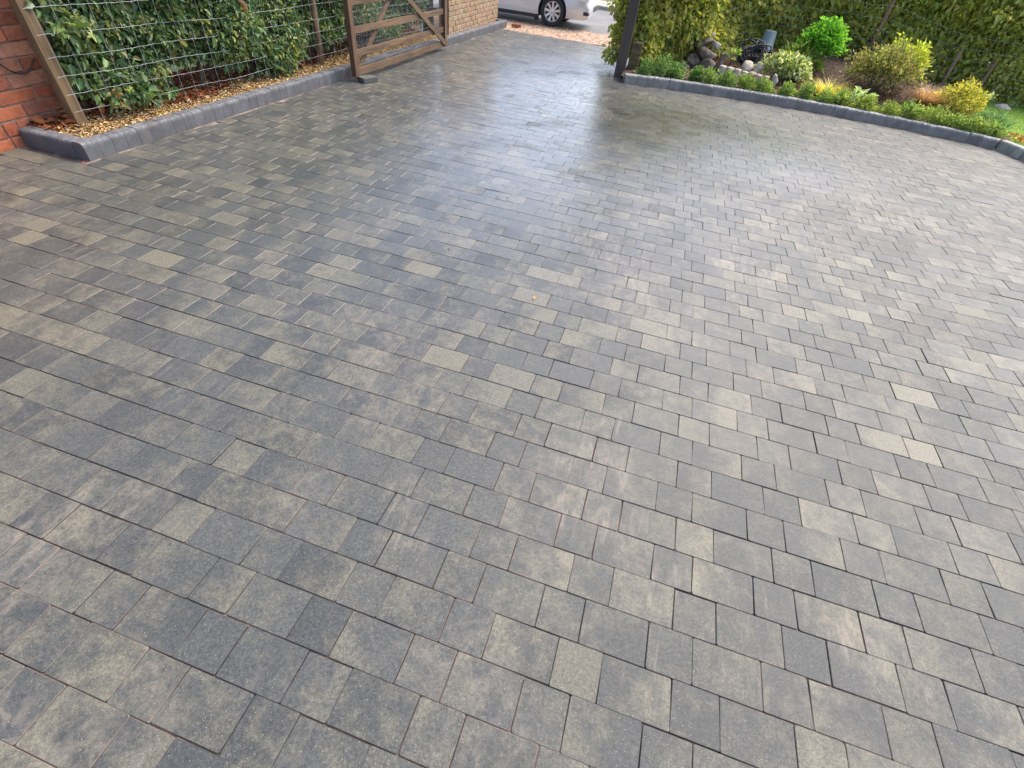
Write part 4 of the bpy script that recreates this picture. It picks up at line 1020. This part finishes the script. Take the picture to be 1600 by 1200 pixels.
for x, y, c, lab in fl:
    L = np.array([{'dark': 0.022, 'tan': 0.020}.get(c, 0.032)])
    me = leaf_mesh('fallen_leaf', np.zeros((1, 3)), np.array([[math.cos(x * 9), math.sin(x * 9), 0.1]]), np.array([[0.1, 0.1, 1.0]]), L, L * 0.6, np.array([lc[c]]), -0.1)
    tag(link('fallen_leaf', me, MAT['litter'], None, (x, y, 0.006)), lab, 'leaf', 'fallen leaves on the paving')

# ------------------------------------------------------------------ parked car (nose to the right)
CAR = Vector((-3.44, 14.93, -0.02))                     # front near-side wheel contact, x forward
car = empty('parked_car', CAR, 'silver white car parked on the road beyond the gateway', 'car')
WB, FO, RO, CW = 2.6, 0.98, 0.72, 1.74
# stations along x: (x, sill z, bottom half width, waist z, waist half width, roof z, roof half width)
st = [(FO, 0.34, 0.40, 0.50, 0.46, 0.60, 0.44), (FO - 0.06, 0.24, 0.60, 0.52, 0.68, 0.68, 0.62), (FO - 0.22, 0.21, 0.74, 0.62, 0.81, 0.78, 0.70), (0.55, 0.20, 0.80, 0.68, 0.86, 0.86, 0.74),
      (0.0, 0.20, 0.82, 0.72, 0.87, 0.95, 0.76), (-0.35, 0.20, 0.82, 0.76, 0.87, 1.02, 0.74), (-0.9, 0.20, 0.82, 0.84, 0.87, 1.36, 0.62), (-1.3, 0.20, 0.82, 0.86, 0.87, 1.46, 0.60), (-2.1, 0.20, 0.82, 0.88, 0.87, 1.47, 0.59),
      (-2.7, 0.20, 0.82, 0.90, 0.86, 1.40, 0.57), (-WB - 0.45, 0.22, 0.80, 0.90, 0.82, 1.18, 0.58), (-WB - RO + 0.06, 0.28, 0.74, 0.80, 0.78, 0.95, 0.62), (-WB - RO, 0.36, 0.62, 0.66, 0.66, 0.78, 0.56)]
V, F = [], []
def ring(x, z0, b, zw, w, zr, r):
    h = [(0, z0), (b * 0.7, z0), (b, z0 + 0.03), (b + (w - b) * 0.6, z0 + 0.13), (w, z0 + 0.55 * (zw - z0)), (w - 0.01, zw), (r + 0.35 * (w - r), zw + 0.35 * (zr - zw)), (r, zr - 0.03), (r * 0.8, zr), (0, zr + 0.015)]
    full = [(x, -y, z) for y, z in h] + [(x, y, z) for y, z in h[-2:0:-1]]
    return full
for s_ in st: V += ring(*s_)
n = 18
for i in range(len(st) - 1):
    for k in range(n): F.append([i * n + k, (i + 1) * n + k, (i + 1) * n + (k + 1) % n, i * n + (k + 1) % n])
F.append(list(range(n))); F.append([(len(st) - 1) * n + k for k in range(n)][::-1])
V = [(x, y + CW / 2, z) for x, y, z in V]
body_me = MB().add(V, F).mesh('body', True)
body = link('body', body_me, MAT['car'], car)
cut = MB()
cutters = []
for xw in (0.0, -WB):
    for y0, y1 in ((-0.1, 0.30), (CW - 0.30, CW + 0.1)):
        cut.tube([(xw, y0, 0.335), (xw, y1, 0.335)], 0.375, 36)
co_ = cut.build('cutter', MAT['car_dark'])
mod = body.modifiers.new('arch', 'BOOLEAN'); mod.operation = 'DIFFERENCE'; mod.object = co_; mod.solver = 'EXACT'
body.parent = None; bpy.context.view_layer.update()
dg = bpy.context.evaluated_depsgraph_get(); nm = bpy.data.meshes.new_from_object(body.evaluated_get(dg))
body.modifiers.clear(); body.data = nm; bpy.data.objects.remove(co_); body.parent = car
nm.materials.clear(); nm.materials.append(MAT['car'])
nm.polygons.foreach_set('material_index', np.zeros(len(nm.polygons), np.int32))
nm.polygons.foreach_set('use_smooth', np.ones(len(nm.polygons), dtype=bool))
bev = body.modifiers.new('split', 'EDGE_SPLIT'); bev.split_angle = R(32)
def wheel(xw, side):
    yw = 0.05 if side < 0 else CW - 0.05
    w = empty('wheel', (xw, yw, 0.325)); w.parent = car; w.rotation_euler = (0, 0, 0 if side < 0 else math.pi)
    prof = [(0.215, 0.01), (0.228, -0.005), (0.26, -0.014), (0.295, -0.012), (0.318, 0.005), (0.325, 0.03), (0.325, 0.16), (0.318, 0.185), (0.29, 0.20), (0.215, 0.19)]
    def lathe(pr, ns=40):
        V, F = [], []
        for r, y in pr:
            for k in range(ns): V.append((r * math.cos(2 * math.pi * k / ns), y, r * math.sin(2 * math.pi * k / ns)))
        for i in range(len(pr) - 1):
            for k in range(ns): F.append([i * ns + k, i * ns + (k + 1) % ns, (i + 1) * ns + (k + 1) % ns, (i + 1) * ns + k])
        return MB().add(V, F)
    lathe(prof).build('tyre', MAT['tyre'], w, smooth=True)
    lathe([(0.212, 0.19), (0.214, 0.012), (0.208, 0.0), (0.198, 0.006), (0.194, 0.05), (0.192, 0.18)]).build('rim', MAT['alloy'], w, smooth=True)
    lathe([(0.192, 0.085), (0.0, 0.085)]).build('brake_disc', MAT['car_dark'], w)
    m = MB()
    for k in range(9):
        a = 2 * math.pi * k / 9 + 0.2; c, s = math.cos(a), math.sin(a); tt = Vector((-s, 0, c)); rr = Vector((c, 0, s)); V = []
        for r, hw, y in ((0.04, 0.020, 0.016), (0.205, 0.030, 0.004)):
            for q in (-1, 1):
                for dy in (0, 0.03): V.append(tuple(rr * r + tt * hw * q + Vector((0, y + dy, 0))))
        m.add(V, [[0, 1, 3, 2], [4, 6, 7, 5], [0, 4, 5, 1], [2, 3, 7, 6], [0, 2, 6, 4], [1, 5, 7, 3]])
    m.build('spokes', MAT['alloy'], w)
    lathe([(0.0, 0.004), (0.045, 0.006), (0.052, 0.02), (0.052, 0.06)], 24).build('hub', MAT['alloy'], w, smooth=True)
for xw in (0.0, -WB):
    for sd in (-1, 1): wheel(xw, sd)
def arch_liner(xw, y0, y1):
    V, F = [], []; ns = 24
    for y in (y0, y1):
        for k in range(ns + 1):
            a = math.pi * (-0.12 + 1.24 * k / ns); V.append((xw + 0.368 * math.cos(a), y, 0.335 + 0.368 * math.sin(a)))
    for k in range(ns): F.append([k, k + 1, ns + 2 + k, ns + 1 + k])
    MB().add(V, F).build('arch_liner', MAT['car_dark'], car, smooth=True)
for xw in (0.0, -WB): arch_liner(xw, 0.03, 0.29); arch_liner(xw, CW - 0.29, CW - 0.03)
MB().box(-0.465, -0.395, 0.055, 0.28, 0.10, 0.40, 0.012).build('mud_flap', MAT['car_dark'], car)
MB().box(-2.16, -0.46, 0.045, 0.075, 0.155, 0.235, 0.012).build('sill', MAT['car_dark'], car)
def patch(name, pts, mat):
    m = MB(); c = np.array(pts); m.add(c, [list(range(len(pts)))]); return m.build(name, MAT[mat], car)
for sg in (0, 1):
    yy = lambda v: v if sg == 0 else CW - v
    for (xa, xb, xc, xd) in ((-0.50, -1.22, -1.22, -0.98), (-1.28, -2.05, -2.05, -1.28), (-2.12, -2.72, -2.62, -2.12)):
        patch('side_window', [(xa, yy(0.02), 0.885), (xb, yy(0.012), 0.915), (xc, yy(0.205), 1.365), (xd, yy(0.215), 1.325)], 'glass')
    MB().box(-0.66, -0.52, yy(-0.14) if sg == 0 else yy(0.0), yy(0.0) if sg == 0 else yy(-0.14), 0.90, 1.02, 0.02).build('door_mirror', MAT['car'], car, smooth=True)
    h0 = MB().box(0.60, 0.90, min(yy(0.045), yy(0.22)), max(yy(0.045), yy(0.22)), 0.60, 0.72, 0.03).build('headlight', MAT['lamp'], car, smooth=True)
    MB().box(0.80, 0.94, min(yy(0.10), yy(0.30)), max(yy(0.10), yy(0.30)), 0.335, 0.405, 0.02).build('fog_lamp_recess', MAT['car_dark'], car, smooth=True)
patch('windscreen', [(-0.37, 0.24, 1.035), (-0.37, CW - 0.24, 1.035), (-0.90, CW - 0.29, 1.375), (-0.90, 0.29, 1.375)], 'glass')
MB().box(0.93, 0.985, 0.5, CW - 0.5, 0.38, 0.50, 0.012).build('grille', MAT['car_dark'], car)
